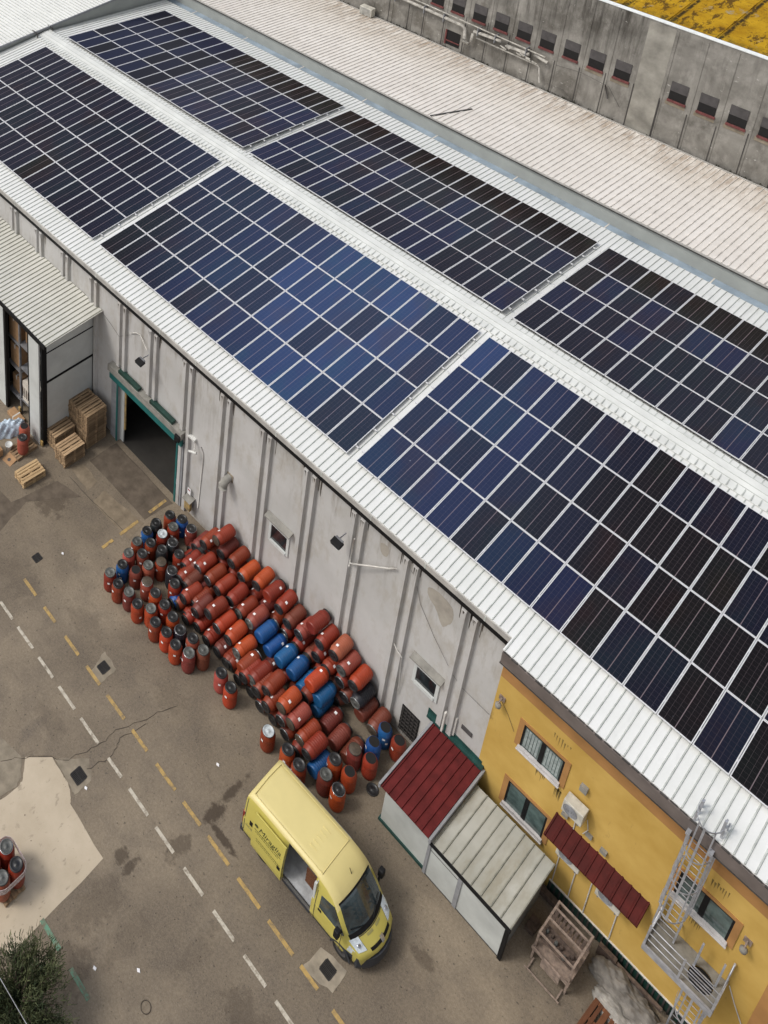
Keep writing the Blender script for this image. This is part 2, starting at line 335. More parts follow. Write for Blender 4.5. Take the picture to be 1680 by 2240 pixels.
# ------------------------------------------------------------------ mesh helper
class MB:
    def __init__(s): s.v = []; s.f = []; s.m = []; s.sm = []; s.g = []
    def add(s, vs, fs, mi=0, smooth=False):
        b = len(s.v); s.v += [tuple(v) for v in vs]; s.g.append((b, len(s.f), len(fs), len(vs)))
        for f in fs: s.f.append(tuple(b + i for i in f)); s.m.append(mi); s.sm.append(smooth)
    def box(s, x0, x1, y0, y1, z0, z1, mi=0, mtx=None):
        vs = [Vector((x, y, z)) for z in (z0, z1) for y in (y0, y1) for x in (x0, x1)]
        if mtx is not None: vs = [mtx @ v for v in vs]
        s.add(vs, [(0, 2, 3, 1), (4, 5, 7, 6), (0, 1, 5, 4), (2, 6, 7, 3), (0, 4, 6, 2), (1, 3, 7, 5)], mi); return s
    def hexa(s, bot, top, mi=0):
        n = len(bot); vs = list(bot) + list(top)
        fs = [tuple(reversed(range(n))), tuple(range(n, 2 * n))] + [(i, (i + 1) % n, n + (i + 1) % n, n + i) for i in range(n)]
        s.add(vs, fs, mi); return s
    def poly(s, pts, z0, z1, mi=0):
        return s.hexa([(x, y, z0) for x, y in pts], [(x, y, z1) for x, y in pts], mi)
    def tube(s, path, r, n=8, mi=0, closed=False, cap=True):
        path = [Vector(p) for p in path]; rings = []
        for i, p in enumerate(path):
            if closed: d = path[(i + 1) % len(path)] - path[i - 1]
            else: d = path[min(i + 1, len(path) - 1)] - path[max(i - 1, 0)]
            d.normalize(); up = Vector((0, 0, 1)) if abs(d.z) < .95 else Vector((1, 0, 0))
            a = d.cross(up).normalized(); b = d.cross(a)
            rr = r[i] if isinstance(r, (list, tuple)) else r
            rings.append([p + rr * (math.cos(2 * math.pi * k / n) * a + math.sin(2 * math.pi * k / n) * b) for k in range(n)])
        vs = [q for rg in rings for q in rg]; fs = []; m = len(path)
        for i in range(m if closed else m - 1):
            j = (i + 1) % m
            for k in range(n): fs.append((i * n + k, i * n + (k + 1) % n, j * n + (k + 1) % n, j * n + k))
        if not closed and cap: fs += [tuple(range(n)), tuple(reversed(range((m - 1) * n, m * n)))]
        s.add(vs, fs, mi, n > 5); return s
    def lathe(s, prof, n=24, mi=0, c=(0, 0, 0), cap=True):
        vs = [(c[0] + r * math.cos(2 * math.pi * k / n), c[1] + r * math.sin(2 * math.pi * k / n), c[2] + z) for r, z in prof for k in range(n)]
        fs = [(i * n + k, i * n + (k + 1) % n, (i + 1) * n + (k + 1) % n, (i + 1) * n + k) for i in range(len(prof) - 1) for k in range(n)]
        s.add(vs, fs, mi, True)
        if cap:
            b = len(s.v) - len(vs)
            s.f += [tuple(reversed(range(b, b + n))), tuple(range(b + len(vs) - n, b + len(vs)))]; s.m += [mi, mi]; s.sm += [False, False]
        return s
    def parts(s, name, mats, parent=None, loc=None, bevel=0.0):     # one object for each piece added
        out = []
        for k, (v0, f0, nf, nv) in enumerate(s.g):
            q = MB(); q.v = s.v[v0:v0 + nv]; q.f = [tuple(i - v0 for i in f) for f in s.f[f0:f0 + nf]]; q.m = s.m[f0:f0 + nf]; q.sm = s.sm[f0:f0 + nf]
            out.append(q.build(name, mats, parent, loc, bevel))
        return out
    def build(s, name, mats, parent=None, loc=None, bevel=0.0):
        me = bpy.data.meshes.new(name)
        L = Vector(loc) if loc is not None else (Vector(parent.get('_o', (0, 0, 0))) if parent is not None else Vector((0, 0, 0)))
        me.from_pydata([tuple(Vector(v) - L) for v in s.v], [], s.f)
        for mt in (mats if isinstance(mats, (list, tuple)) else [mats]): me.materials.append(mt)
        for p, mi, sm in zip(me.polygons, s.m, s.sm): p.material_index = mi; p.use_smooth = sm
        me.update()
        o = bpy.data.objects.new(name, me); COL.objects.link(o)
        if parent is not None: o.parent = parent; o['_o'] = tuple(L)
        else: o.location = L; o['_o'] = tuple(L)
        if bevel:
            b = o.modifiers.new('bevel', 'BEVEL'); b.width = bevel; b.segments = 2; b.limit_method = 'ANGLE'
        return o

def tag(o, label, cat, group=None):
    o['label'] = label; o['category'] = cat
    if group: o['group'] = group
    return o
def thing(name, label, cat, loc, group=None):
    o = bpy.data.objects.new(name, None); COL.objects.link(o); o.location = loc; o['_o'] = tuple(loc)
    return tag(o, label, cat, group)
def struct(o): o['kind'] = 'structure'; return o
def copy_tree(o, parent=None):
    c = o.copy(); COL.objects.link(c)
    if parent is not None: c.parent = parent
    for ch in list(o.children): copy_tree(ch, c)
    return c
def ordinal(n):
    W_ = ['first', 'second', 'third', 'fourth', 'fifth', 'sixth', 'seventh', 'eighth', 'ninth', 'tenth', 'eleventh', 'twelfth', 'thirteenth', 'fourteenth', 'fifteenth', 'sixteenth', 'seventeenth', 'eighteenth', 'nineteenth', 'twentieth']
    return W_[n - 1]
# ================================================================== SETTING
g = MB(); g.box(-400, 400, -400, 400, -.5, 0); ground = struct(g.build('ground', M['ground']))
def smooth_blob(pts, amp, seed, it=3):
    rr = random.Random(seed); pts = [(x + rr.uniform(-amp, amp), y + rr.uniform(-amp, amp)) for x, y in pts]
    for k in range(it):
        q = []
        for i, p in enumerate(pts):
            n = pts[(i + 1) % len(pts)]; q += [(p[0] * .75 + n[0] * .25 + rr.uniform(-.01, .01), p[1] * .75 + n[1] * .25 + rr.uniform(-.01, .01)), (p[0] * .25 + n[0] * .75, p[1] * .25 + n[1] * .75)]
        pts = q
    return pts
def irregular(pts, amp=.06, sub=6, seed=0):
    rr = random.Random(seed); out = []
    for i, p in enumerate(pts):
        q = pts[(i + 1) % len(pts)]
        for k in range(sub):
            f = k / sub; out.append((p[0] + (q[0] - p[0]) * f + rr.uniform(-amp, amp), p[1] + (q[1] - p[1]) * f + rr.uniform(-amp, amp)))
    return out
def sheet(name, pts, z, m, parent=None):
    b = MB(); b.poly(pts, .001, z); return b.build(name, m, parent)
pad = struct(sheet('concrete_pad', irregular([(-9.5, -26.2), (-3.44, -24.61), (-3.38, -23.84), (-3.47, -23.57), (-3.99, -23.1), (-3.4, -22.32), (-2.37, -22.35), (-1.97, -22.51), (-1.8, -22.67), (.18, -22.75), (.27, -26.67), (-.21, -26.9), (-9, -30)], .02, 4, 1), .008, M['pad']))
for i, (pts, z, mk) in enumerate([
        ([(-3.31, -22.29), (-2.52, -21.25), (-1.9, -21.63), (-1.92, -22.4), (-2.3, -22.33)], .006, 'patch'),
        ([(-4.85, -19.27), (-5.12, -18.35), (-4.28, -18.43), (-4.24, -19.26)], .006, 'patch'),
        ([(6.26, -19.58), (6.30, -18.62), (7.22, -18.42), (7.26, -19.2)], .010, 'patch_bright'),
        ([(-10.79, -13.75), (-8.39, -13.37), (-8.18, -14.39), (-10.66, -14.57)], .006, 'patch_tan'),
        ([(-12.81, -14.29), (-12.59, -13.6), (-11.38, -13.7), (-11.27, -14.36)], .006, 'patch_tan'),
        ([(-12.5, -13.3), (-8.5, -13.2), (-8.3, -11.6), (-12.5, -11.6)], .004, 'patch_dark'),
        ([(-17, -18.0), (-13.0, -17.6), (-12.6, -15.2), (-11.2, -14.8), (-12.6, -17.0), (-11.9, -19.6), (-17, -20)], .004, 'patch_dark'),
        ([(-4.46, -24.9), (-3.50, -24.5), (-3.44, -23.9), (-3.55, -23.6), (-4.1, -23.2), (-5.6, -23.6)], .010, 'patch')]):
    struct(sheet('concrete_patch', irregular(pts, .03, 5, i), z, M[mk]))
def dashes(name, segs, w, m):
    b = MB()
    for i, (x0, x1, y0, y1) in enumerate(segs):
        b.hexa([(x0, y0 - w / 2, .002), (x1, y1 - w / 2, .002), (x1, y1 + w / 2, .002), (x0, y0 + w / 2, .002)],
               [(x0, y0 - w / 2, .013), (x1, y1 - w / 2, .013), (x1, y1 + w / 2, .013), (x0, y0 + w / 2, .013)])
    return struct(b.build(name, m))
wx = [-12.3, -11.3, -10.85, -9.9, -9.42, -8.49, -8.09, -7.0, -6.58, -5.6, -5.19, -4.16, -3.77, -2.68, -2.07, -1.3, -.85, .18, .61, 1.54, 2.07, 3.0, 3.51, 4.47, 4.91, 5.85, 6.27, 7.2, 7.6, 8.6]
dashes('white_lane_marking', [(a, b, -20.70 - .011 * a, -20.70 - .011 * b) for a, b in zip(wx[::2], wx[1::2])], .12, M['white_paint'])
yx = [-9.6, -8.7, -8.08, -7.29, -6.58, -5.65, -5.12, -4.24, -3.78, -2.71, -2.24, -1.36, -.83, .21, .66, 1.55, 1.93, 2.96, 3.4, 4.41, 4.8, 5.88, 6.2, 6.9, 7.5, 8.5]
dashes('yellow_lane_marking', [(a, b, -19.40 - .018 * a, -19.40 - .018 * b) for a, b in zip(yx[::2], yx[1::2])], .13, M['yellow_paint'])
b = MB()
for y0, y1 in ((-12.82, -11.78), (-14.59, -13.51), (-15.64, -15.02)): b.box(-8.69, -8.55, y0, y1, .002, .015)
struct(b.build('yellow_door_marking', M['yellow_paint']))
dashes('green_lane_marking', [(.18, 1.14, -25.38, -25.37), (1.73, 2.65, -25.36, -25.36)], .15, M['green_paint'])
b = MB(); rr = random.Random(5)
for pts in ([(-4.46, -23.93), (-3.9, -22.9), (-2.93, -21.84), (-2.6, -20.6), (-2.59, -19.88), (-2.14, -18.39), (-1.7, -17.3)], [(-2.28, -21.48), (-2.05, -20.6), (-2.3, -19.9), (-2.0, -18.6)], [(-12.3, -14.6), (-11.1, -14.6), (-8.2, -14.3)], [(-12.5, -11.62), (-8.5, -11.62)]):
    q = []
    for p, r in zip(pts, pts[1:]):
        for k in range(6): q.append((p[0] + (r[0] - p[0]) * k / 6 + rr.uniform(-.05, .05), p[1] + (r[1] - p[1]) * k / 6 + rr.uniform(-.05, .05)))
    for p, r in zip(q, q[1:]):
        d = Vector((r[0] - p[0], r[1] - p[1])).normalized() * rr.uniform(.004, .013); n = Vector((-d.y, d.x))
        b.hexa([(p[0] - n.x, p[1] - n.y, .002), (r[0] - n.x, r[1] - n.y, .002), (r[0] + n.x, r[1] + n.y, .002), (p[0] + n.x, p[1] + n.y, .002)], [(p[0] - n.x, p[1] - n.y, .011), (r[0] - n.x, r[1] - n.y, .011), (r[0] + n.x, r[1] + n.y, .011), (p[0] + n.x, p[1] + n.y, .011)])
struct(b.build('pavement_crack', M['crack']))
b = MB(); b.tube([(3.88 + .16 * math.cos(a * .3927), -24.06 + .16 * math.sin(a * .3927), .006) for a in range(16)], .014, 6, closed=True); struct(b.build('tar_ring', M['crack']))
rr = random.Random(11)
for i, (x, y) in enumerate([(-1.83, -21.93), (3.1, -23.68), (2.2, -24.75), (.6, -17.6), (-9.5, -17.2)]):
    b = MB(); a = rr.uniform(0, 3)
    b.hexa([(x + .08 * math.cos(a + t), y + .06 * math.sin(a + t), .012) for t in (0, 1.5, 3, 4.6)], [(x + .07 * math.cos(a + t), y + .05 * math.sin(a + t), .03) for t in (0, 1.5, 3, 4.6)])
    tag(b.build('paper_scrap', M['sticker'], loc=(x, y, 0)), ['white paper scrap beside the grate in the pale patch', 'white paper scrap on the bare asphalt close to the tar ring', 'white scrap next to the green painted line', 'tiny white scrap between the drums and the yellow dashes', 'small white scrap on the asphalt towards the pallets'][i], 'litter', 'paper scraps on the asphalt')
rr = random.Random(3); b = MB()
for i in range(420):
    x = rr.uniform(-16, 9); y = rr.uniform(-28, -14.5)
    if 2 < x < 8 and -19 < y < -16: continue
    s_ = rr.uniform(.008, .03); a = rr.uniform(0, 3)
    b.hexa([(x + s_ * math.cos(a + t), y + s_ * math.sin(a + t), .0) for t in (0, 2, 4)], [(x + s_ * .7 * math.cos(a + t), y + s_ * .7 * math.sin(a + t), s_ * .8) for t in (0, 2, 4)])
o = b.build('gravel_crumbs', M['patch_dark']); o['kind'] = 'stuff'; o['label'] = 'scattered dark crumbs and grit lying on the yard asphalt'; o['category'] = 'grit'

# drain grates
for (x, y, w, label) in [(-2.3, -21.9, .44, 'square iron drain cover in the pale patch beside the light concrete pad'), (-4.65, -18.8, .38, 'square drain grate in a pale patch near the yellow dashes'), (6.80, -18.9, .38, 'square drain grate in a pale patch by the van front wheel'), (-10.04, -18.22, .34, 'small drain grate in the dark asphalt far from the van')]:
    t = thing('drain_grate', label, 'drain grate', (x, y, 0), 'drain grates in the yard')
    b = MB(); h = w / 2
    for a in (-1, 1):
        b.box(x - h, x + h, y + a * h - .02, y + a * h + .02, .001, .024); b.box(x + a * h - .02, x + a * h + .02, y - h + .021, y + h - .021, .001, .022)
    b.build('grate_frame', M['grate'], t)
    b = MB(); b.box(x - h + .021, x + h - .021, y - h + .021, y + h - .021, .001, .0125); b.build('grate_pit', M['dark'], t)
    b = MB()
    for k in range(8): u = x - h + .05 + k * (w - .1) / 7; b.box(u - .009, u + .009, y - h + .022, y + h - .022, .010, .020)
    b.box(x - h + .022, x + h - .022, y - .015, y + .015, .0105, .021); b.parts('grate_bar', M['grate'], t)

# ================================================================== WAREHOUSE
TH = .08672; TN = math.tan(TH); HR = 10.65; YW = -11.35
zn = lambda y: HR - abs(y) * TN
wh = thing('warehouse', 'long grey concrete warehouse with white ribbed roof carrying the solar arrays', 'warehouse', (-13, 0, 0))
b = MB()
wt = 9.35
b.box(-36, -12.55, YW, YW + .3, 0, wt); b.box(-8.42, 6.97, YW, YW + .3, 0, wt); b.box(-12.549, -8.421, YW, YW + .3, 3.95, wt)
b.box(-36, -35.7, YW + .3, 11.2, 0, wt); b.box(-35.7, 18, 10.6, 10.9, 0, 9.3); b.box(18, 18.3, YW, 11.2, 0, wt)
wall = b.build('wall', M['wall'], wh)
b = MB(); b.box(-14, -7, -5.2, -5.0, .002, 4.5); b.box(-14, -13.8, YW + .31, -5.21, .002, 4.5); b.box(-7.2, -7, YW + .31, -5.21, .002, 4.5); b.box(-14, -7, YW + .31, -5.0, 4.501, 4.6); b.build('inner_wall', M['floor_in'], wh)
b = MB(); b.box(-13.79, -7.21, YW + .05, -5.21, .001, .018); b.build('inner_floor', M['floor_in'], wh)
xs = [-34.8, -32.6, -30.35, -28.1, -25.9, -23.65, -21.4, -19.15, -16.9, -14.62, -12.44, -10.28, -7.98, -5.72, -3.47, -1.2, 1.07, 3.34, 5.63]
for x in xs:
    z0 = 4.92 if x in (-12.44, -10.28) else 0
    b = MB()
    for dx in (-.33, .07):
        x0, x1 = x + dx, x + dx + .26
        b.hexa([(x0, YW, z0), (x1, YW, z0), (x1 - .04, YW - .15, z0), (x0 + .04, YW - .15, z0)], [(x0, YW, 9.05), (x1, YW, 9.05), (x1 - .04, YW - .15, 8.78), (x0 + .04, YW - .15, 8.78)])
    b.parts('pilaster', M['wall'], wh)
# stains and repairs
for i, pts in enumerate([[(4.02, 8.35), (5.08, 8.45), (5.05, 7.7), (4.95, 7.2), (4.7, 7.0), (4.5, 7.6), (4.1, 7.8)], [(2.0, 8.45), (2.45, 8.4), (2.4, 7.9), (2.1, 7.8)]]):
    q = smooth_blob(pts, .08, 40 + i); b = MB(); b.hexa([(x, YW - .003, z) for x, z in q], [(x, YW - .0, z) for x, z in q]); b.build('wall_repair', M['repair'], wh)
rr = random.Random(8)
for x in xs:
    b = MB()
    for dx in (-.40, -.36, -.30, -.02, .02, .08, .30, .36, .42):
        on = -.30 <= dx <= -.08 or .09 <= dx <= .31
        for k in range(2):
            xx = x + dx + rr.uniform(-.06, .06); h = rr.uniform(.25, 1.15) * (1.0 if rr.random() < .6 else .4); w = rr.uniform(.012, .05); zt = 9.05
            b.hexa([(xx - w, YW - .006, zt), (xx + w, YW - .006, zt), (xx + w * .4, YW - .006, zt - h), (xx - w * .4, YW - .006, zt - h * .9)], [(xx - w, YW - .001, zt), (xx + w, YW - .001, zt), (xx + w * .4, YW - .001, zt - h), (xx - w * .4, YW - .001, zt - h * .9)])
    for dx in (-.33, .07):
        x0, x1 = x + dx + .05, x + dx + .21
        for k in range(4):
            xx = rr.uniform(x0, x1 - .04); h = rr.uniform(.08, .4); w = rr.uniform(.015, .04)
            b.hexa([(xx, YW - .153, 8.77), (xx + w, YW - .153, 8.77), (xx + w * .6, YW - .153, 8.77 - h)], [(xx, YW - .149, 8.77), (xx + w, YW - .149, 8.77), (xx + w * .6, YW - .149, 8.77 - h)])
    o = b.build('damp_streak', M['damp'], wh); o['kind'] = 'stuff'
# roof
def ribbed(x0, x1, ya, za, yb, zb, pitch, w, h, th=.05, skip=None, mi=1):
    b = MB(); n = int((x1 - x0) / pitch)
    b.hexa([(x0, ya, za - th), (x1, ya, za - th), (x1, yb, zb - th), (x0, yb, zb - th)], [(x0, ya, za), (x1, ya, za), (x1, yb, zb), (x0, yb, zb)], 0)
    for k in range(n + 1):
        x = x0 + .04 + k * pitch
        if x + w > x1: break
        b.hexa([(x, ya, za - .002), (x + w, ya, za - .002), (x + w, yb, zb - .002), (x, yb, zb - .002)], [(x + w * .25, ya, za + h), (x + w * .75, ya, za + h), (x + w * .75, yb, zb + h), (x + w * .25, yb, zb + h)], mi)
    return b
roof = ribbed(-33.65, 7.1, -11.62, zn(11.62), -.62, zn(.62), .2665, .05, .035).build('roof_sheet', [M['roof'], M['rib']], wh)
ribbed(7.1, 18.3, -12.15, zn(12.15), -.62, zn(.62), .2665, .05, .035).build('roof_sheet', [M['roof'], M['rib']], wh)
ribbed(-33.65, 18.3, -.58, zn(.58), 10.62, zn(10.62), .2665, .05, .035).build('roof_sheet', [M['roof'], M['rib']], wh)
b = MB()   # ridge capping with notched closure strips both sides
prof = [(-1.28, zn(1.28) + .055), (-.90, zn(.90) + .07), (-.62, 10.70), (-.38, 10.725), (-.05, zn(.05) + .075)]
for (ya, za), (yb, zb) in zip(prof, prof[1:]):
    b.hexa([(-33.6, ya, za - .03), (18.3, ya, za - .03), (18.3, yb, zb - .03), (-33.6, yb, zb - .03)], [(-33.6, ya, za), (18.3, ya, za), (18.3, yb, zb), (-33.6, yb, zb)], 0)
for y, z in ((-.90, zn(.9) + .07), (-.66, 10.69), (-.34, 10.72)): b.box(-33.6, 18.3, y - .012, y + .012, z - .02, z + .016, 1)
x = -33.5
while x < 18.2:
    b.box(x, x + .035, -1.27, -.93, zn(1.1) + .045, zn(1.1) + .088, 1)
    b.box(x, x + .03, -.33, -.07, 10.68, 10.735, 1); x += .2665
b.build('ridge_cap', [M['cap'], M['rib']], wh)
# eaves
b = MB(); b.box(-36, 7.08, -11.66, -11.40, 9.36, 9.585); b.build('gutter', M['gutter'], wh)
b = MB(); b.box(-36, 7.09, -11.672, -11.355, 9.17, 9.357); b.build('gutter_shadow_trim', M['black_paint'], wh)  # black strip put in as the shadow line under the gutter
rr = random.Random(2)
b = MB(); x = -30.
while x < 7: b.box(x, x + .05, -11.67, -11.661, 9.365, 9.59); x += 2.26
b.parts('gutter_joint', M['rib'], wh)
# door
b = MB(); b.box(-13.08, -12.56, YW - .12, YW - .002, 0, 4.0); b.box(-8.40, -7.98, YW - .12, YW - .002, 0, 4.0); b.parts('door_jamb', M['post_grey'], wh)
b = MB(); b.box(-13.15, -7.95, YW - .34, YW - .003, 4.40, 4.78); b.build('door_lintel', M['hood'], wh)
b = MB(); b.box(-13.1, -8.0, YW - .26, YW - .13, 3.9, 4.399); b.build('roller_shutter', M['teal'], wh, bevel=.015)
b = MB(); b.box(-12.66, -12.56, YW - .16, YW - .121, 0, 3.899); b.box(-8.40, -8.30, YW - .16, YW - .121, 0, 3.899); b.parts('shutter_guide', M['teal'], wh)
b = MB()
for a, c in ((-12.4, -10.95), (-10.15, -8.6)): b.box(a, c, YW - .30, YW - .08, 4.781, 4.95)
b.parts('lintel_slot', M['green_skirt'], wh)
b = MB(); b.box(-8.28, -7.98, YW - .45, YW - .341, 4.3, 4.62); b.box(-8.35, -8.2, YW - .40, YW - .27, 4.05, 4.29); b.build('shutter_motor', M['black_paint'], wh, bevel=.02)
b = MB(); b.box(-12.54, -12.3, YW + .06, YW + .12, .02, 3.9); b.build('strip_curtain', M['white_panel'], wh); b = MB(); b.box(-12.29, -12.2, YW + .08, YW + .14, .9, 3.9); b.build('yellow_strip', M['yellow_paint'], wh)
for (x0, x1, z0, z1) in [(-2.78, -1.95, 3.4, 4.25), (4.26, 5.05, 3.45, 4.22)]:
    f = MB(); f.box(x0 - .12, x1 + .12, YW - .05, YW - .002, z1, z1 + .1); f.box(x0 - .12, x0, YW - .05, YW - .002, z0 - .14, z1); f.box(x1, x1 + .12, YW - .05, YW - .002, z0 - .14, z1); f.box(x0, x1, YW - .09, YW - .002, z0 - .14, z0)
    w_ = f.build('window', M['white_panel'], wh)
    q = MB(); q.box(x0, x1, YW - .012, YW - .004, z0, z1); q.build('pane', M['glass_dark'], w_)
    q = MB(); q.hexa([(x0 - .25, YW - .005, z1 + .50), (x1 + .25, YW - .005, z1 + .50), (x1 + .25, YW - .28, z1 + .42), (x0 - .25, YW - .28, z1 + .42)], [(x0 - .25, YW - .005, z1 + .57), (x1 + .25, YW - .005, z1 + .57), (x1 + .25, YW - .28, z1 + .48), (x0 - .25, YW - .28, z1 + .48)])
    q.build('hood', M['hood'], w_)
b = MB(); b.box(4.0, 4.75, YW - .03, YW - .003, .25, 1.65); lw = b.build('low_window', M['dark'], wh)
q = MB()
for k in range(7): q.box(4.02, 4.73, YW - .06, YW - .031, .35 + k * .2, .38 + k * .2)
for k in range(5): q.box(4.08 + k * .15, 4.1 + k * .15, YW - .075, YW - .061, .25, 1.65)
q.build('grille', M['dark_trim'], lw)
b = MB(); b.box(6.18, 6.58, YW - .04, YW - .003, 3.32, 3.52); b.build('vent', M['blind'], wh)
b = MB(); b.box(5.95, 6.01, YW - .08, YW - .003, 2.65, 3.6); b.box(5.62, 5.68, YW - .3, YW - .2, 2.65, 3.7); b.parts('stub_pipe', M['cable'], wh)
b = MB(); b.tube([(-7.0, YW - .03, 4.72), (-6.85, YW - .03, 4.5), (-6.82, YW - .03, 4.2), (-6.94, YW - .03, .9)], .022, 6); b.tube([(-11.9, YW - .04, 7.5), (-11.46, YW - .05, 7.86), (-11.2, YW - .05, 7.95), (-10.45, YW - .3, 7.75)], .022, 6)
b.tube([(1.10, YW - .22, 7.7), (1.06, YW - .22, 6.15)], .03, 6); b.tube([(1.08, YW - .25, 6.4), (1.2, YW - .3, 6.52), (2.54, YW - .1, 7.6), (2.81, YW - .1, 7.9)], .03, 6)
b.tube([(3.15, YW - .03, 4.3), (3.5, YW - .22, 4.3), (3.72, YW - .25, 4.25), (3.75, YW - .06, 2.0)], .015, 5)
b.parts('conduit', M['cable'], wh)
b = MB()
b.tube([(3.42, YW - .21, 8.6), (3.55, YW - .06, 8.2), (3.9, YW - .03, 7.2), (4.6, YW - .03, 6.3), (5.5, YW - .1, 5.5), (5.9, YW - .1, 5.3), (6.95, YW - .03, 5.15)], .007, 4)
b.tube([(-14.0, YW - .03, 7.2), (-13.2, YW - .03, 6.9), (-12.5, YW - .22, 6.95), (-11.9, YW - .04, 7.4)], .007, 4)
b.parts('loose_cable', M['cable_dark'], wh)

# small fittings on the grey wall (hung on it, so things of their own)
def floodlight(x, z, label):
    t = thing('floodlight', label, 'floodlight', (x, YW - .2, z), 'floodlights on the warehouse wall')
    b = MB(); b.tube([(x, YW - .2, z + .1), (x, YW - .55, z + .12)], .025, 6); b.box(x - .16, x + .16, YW - .62, YW - .54, z + .02, z + .1); b.parts('bracket', M['rack'], t)
    mt = Matrix.Translation((x, YW - .72, z)) @ Matrix.Rotation(math.radians(12), 4, 'X')
    b = MB(); b.box(-.22, .22, -.14, .14, -.05, .05, 0, mt); b.build('lamp_housing', M['black_paint'], t, bevel=.02)
    b = MB(); b.box(-.19, .19, -.16, .16, -.056, -.051, 0, mt); b.build('lamp_lens', M['glass_dark'], t)
floodlight(-10.42, 7.35, 'black square floodlight above the warehouse door, on a white conduit')
floodlight(.72, 7.50, 'black square floodlight high on the wall between the two hooded windows')
t = thing('exhaust_cowl', 'round beige exhaust cowl sticking out of the grey wall above the drums', 'vent cowl', (-5.25, YW, 4.45))
b = MB(); b.tube([(-5.25, YW - .002, 4.55), (-5.25, YW - .28, 4.5), (-5.25, YW - .40, 4.36), (-5.25, YW - .40, 4.22)], [.16, .18, .2, .2], 14); b.build('hood', M['hood'], t)
b = MB(); b.box(-5.45, -5.05, YW - .03, YW - .001, 4.36, 4.76); b.build('flange', M['patch'], t)
t = thing('security_camera', 'white security camera on the wall beside the roller door', 'security camera', (-7.35, YW, 4.7))
b = MB(); b.box(-7.75, -7.3, YW - .16, YW - .002, 4.78, 4.9); b.parts('junction_box', M['white_plastic'], t, bevel=.01)
b = MB(); b.tube([(-7.3, YW - .1, 4.75), (-7.2, YW - .2, 4.6), (-7.15, YW - .3, 4.5)], .03, 6); b.build('arm', M['cable'], t)
b = MB(); b.tube([(-7.38, YW - .42, 4.40), (-7.0, YW - .3, 4.52)], [.05, .06], 8); b.build('camera_body', M['white_plastic'], t)
t = thing('switch_box', 'small yellow and grey switch box on the wall behind the standing drums', 'switch box', (-7.35, YW, 1.0))
b = MB(); b.box(-7.55, -7.2, YW - .3, YW - .15, .55, 1.15); b.build('casing', M['yellow_paint'], t, bevel=.015)
b = MB(); b.hexa([(-7.62, YW - .002, 1.2), (-7.13, YW - .002, 1.2), (-7.13, YW - .38, 1.16), (-7.62, YW - .38, 1.16)], [(-7.62, YW - .002, 1.26), (-7.13, YW - .002, 1.26), (-7.13, YW - .38, 1.2), (-7.62, YW - .38, 1.2)]); b.build('rain_cover', M['hood'], t)
b = MB(); b.box(-7.5, -7.25, YW - .148, YW - .002, .6, 1.1); b.build('back_plate', M['rack'], t)
for x, z, label in [(-8.2, 1.35, 'small white notice with a pink mark on the right door jamb'), (-7.45, 1.55, 'tiny white and pink sticker above the yellow switch box')]:
    b = MB(); b.box(x - .1, x + .1, YW - .135, YW - .122, z - .18, z + .18); s_ = tag(b.build('notice', M['sticker'], loc=(x, YW - .13, z)), label, 'notice')
    q = MB(); q.box(x - .06, x + .06, YW - .138, YW - .1355, z + .04, z + .12); q.build('notice_print', M['tail'], s_)

# ================================================================== YELLOW BUILDING
yb = thing('yellow_building', 'ochre yellow rendered office front with orange trim below the brown gutter', 'office building', (12, YW, 0))
b = MB(); b.box(6.975, 18.3, YW - .012, YW + .3, 0, 9.35); b.build('wall', M['yellow'], yb)
b = MB(); b.box(6.99, 18.3, YW - .03, YW - .0125, 7.32, 9.0); b.box(15.5, 16.0, YW - .03, YW - .0125, 0.6, 7.319); b.parts('orange_trim', M['orange'], yb)
b = MB(); b.box(7.12, 18.3, -12.10, -11.36, 9.02, 9.5); b.hexa([(7.12, -12.16, 8.98), (18.3, -12.16, 8.98), (18.3, -12.101, 8.98), (7.12, -12.101, 8.98)], [(7.12, -12.2, 9.52), (18.3, -12.2, 9.52), (18.3, -12.101, 9.52), (7.12, -12.101, 9.52)]); b.build('gutter', M['gutter_brown'], yb)
b = MB(); b.box(7.1, 18.3, -12.17, -11.37, 8.93, 8.978); x = 7.15
while x < 18.2:
    b.box(x, x + .2, -12.19 - .02 * math.sin(x * 7), -12.14, 9.521, 9.56); x += .2665
b.build('gutter_edge', M['dark_trim'], yb)
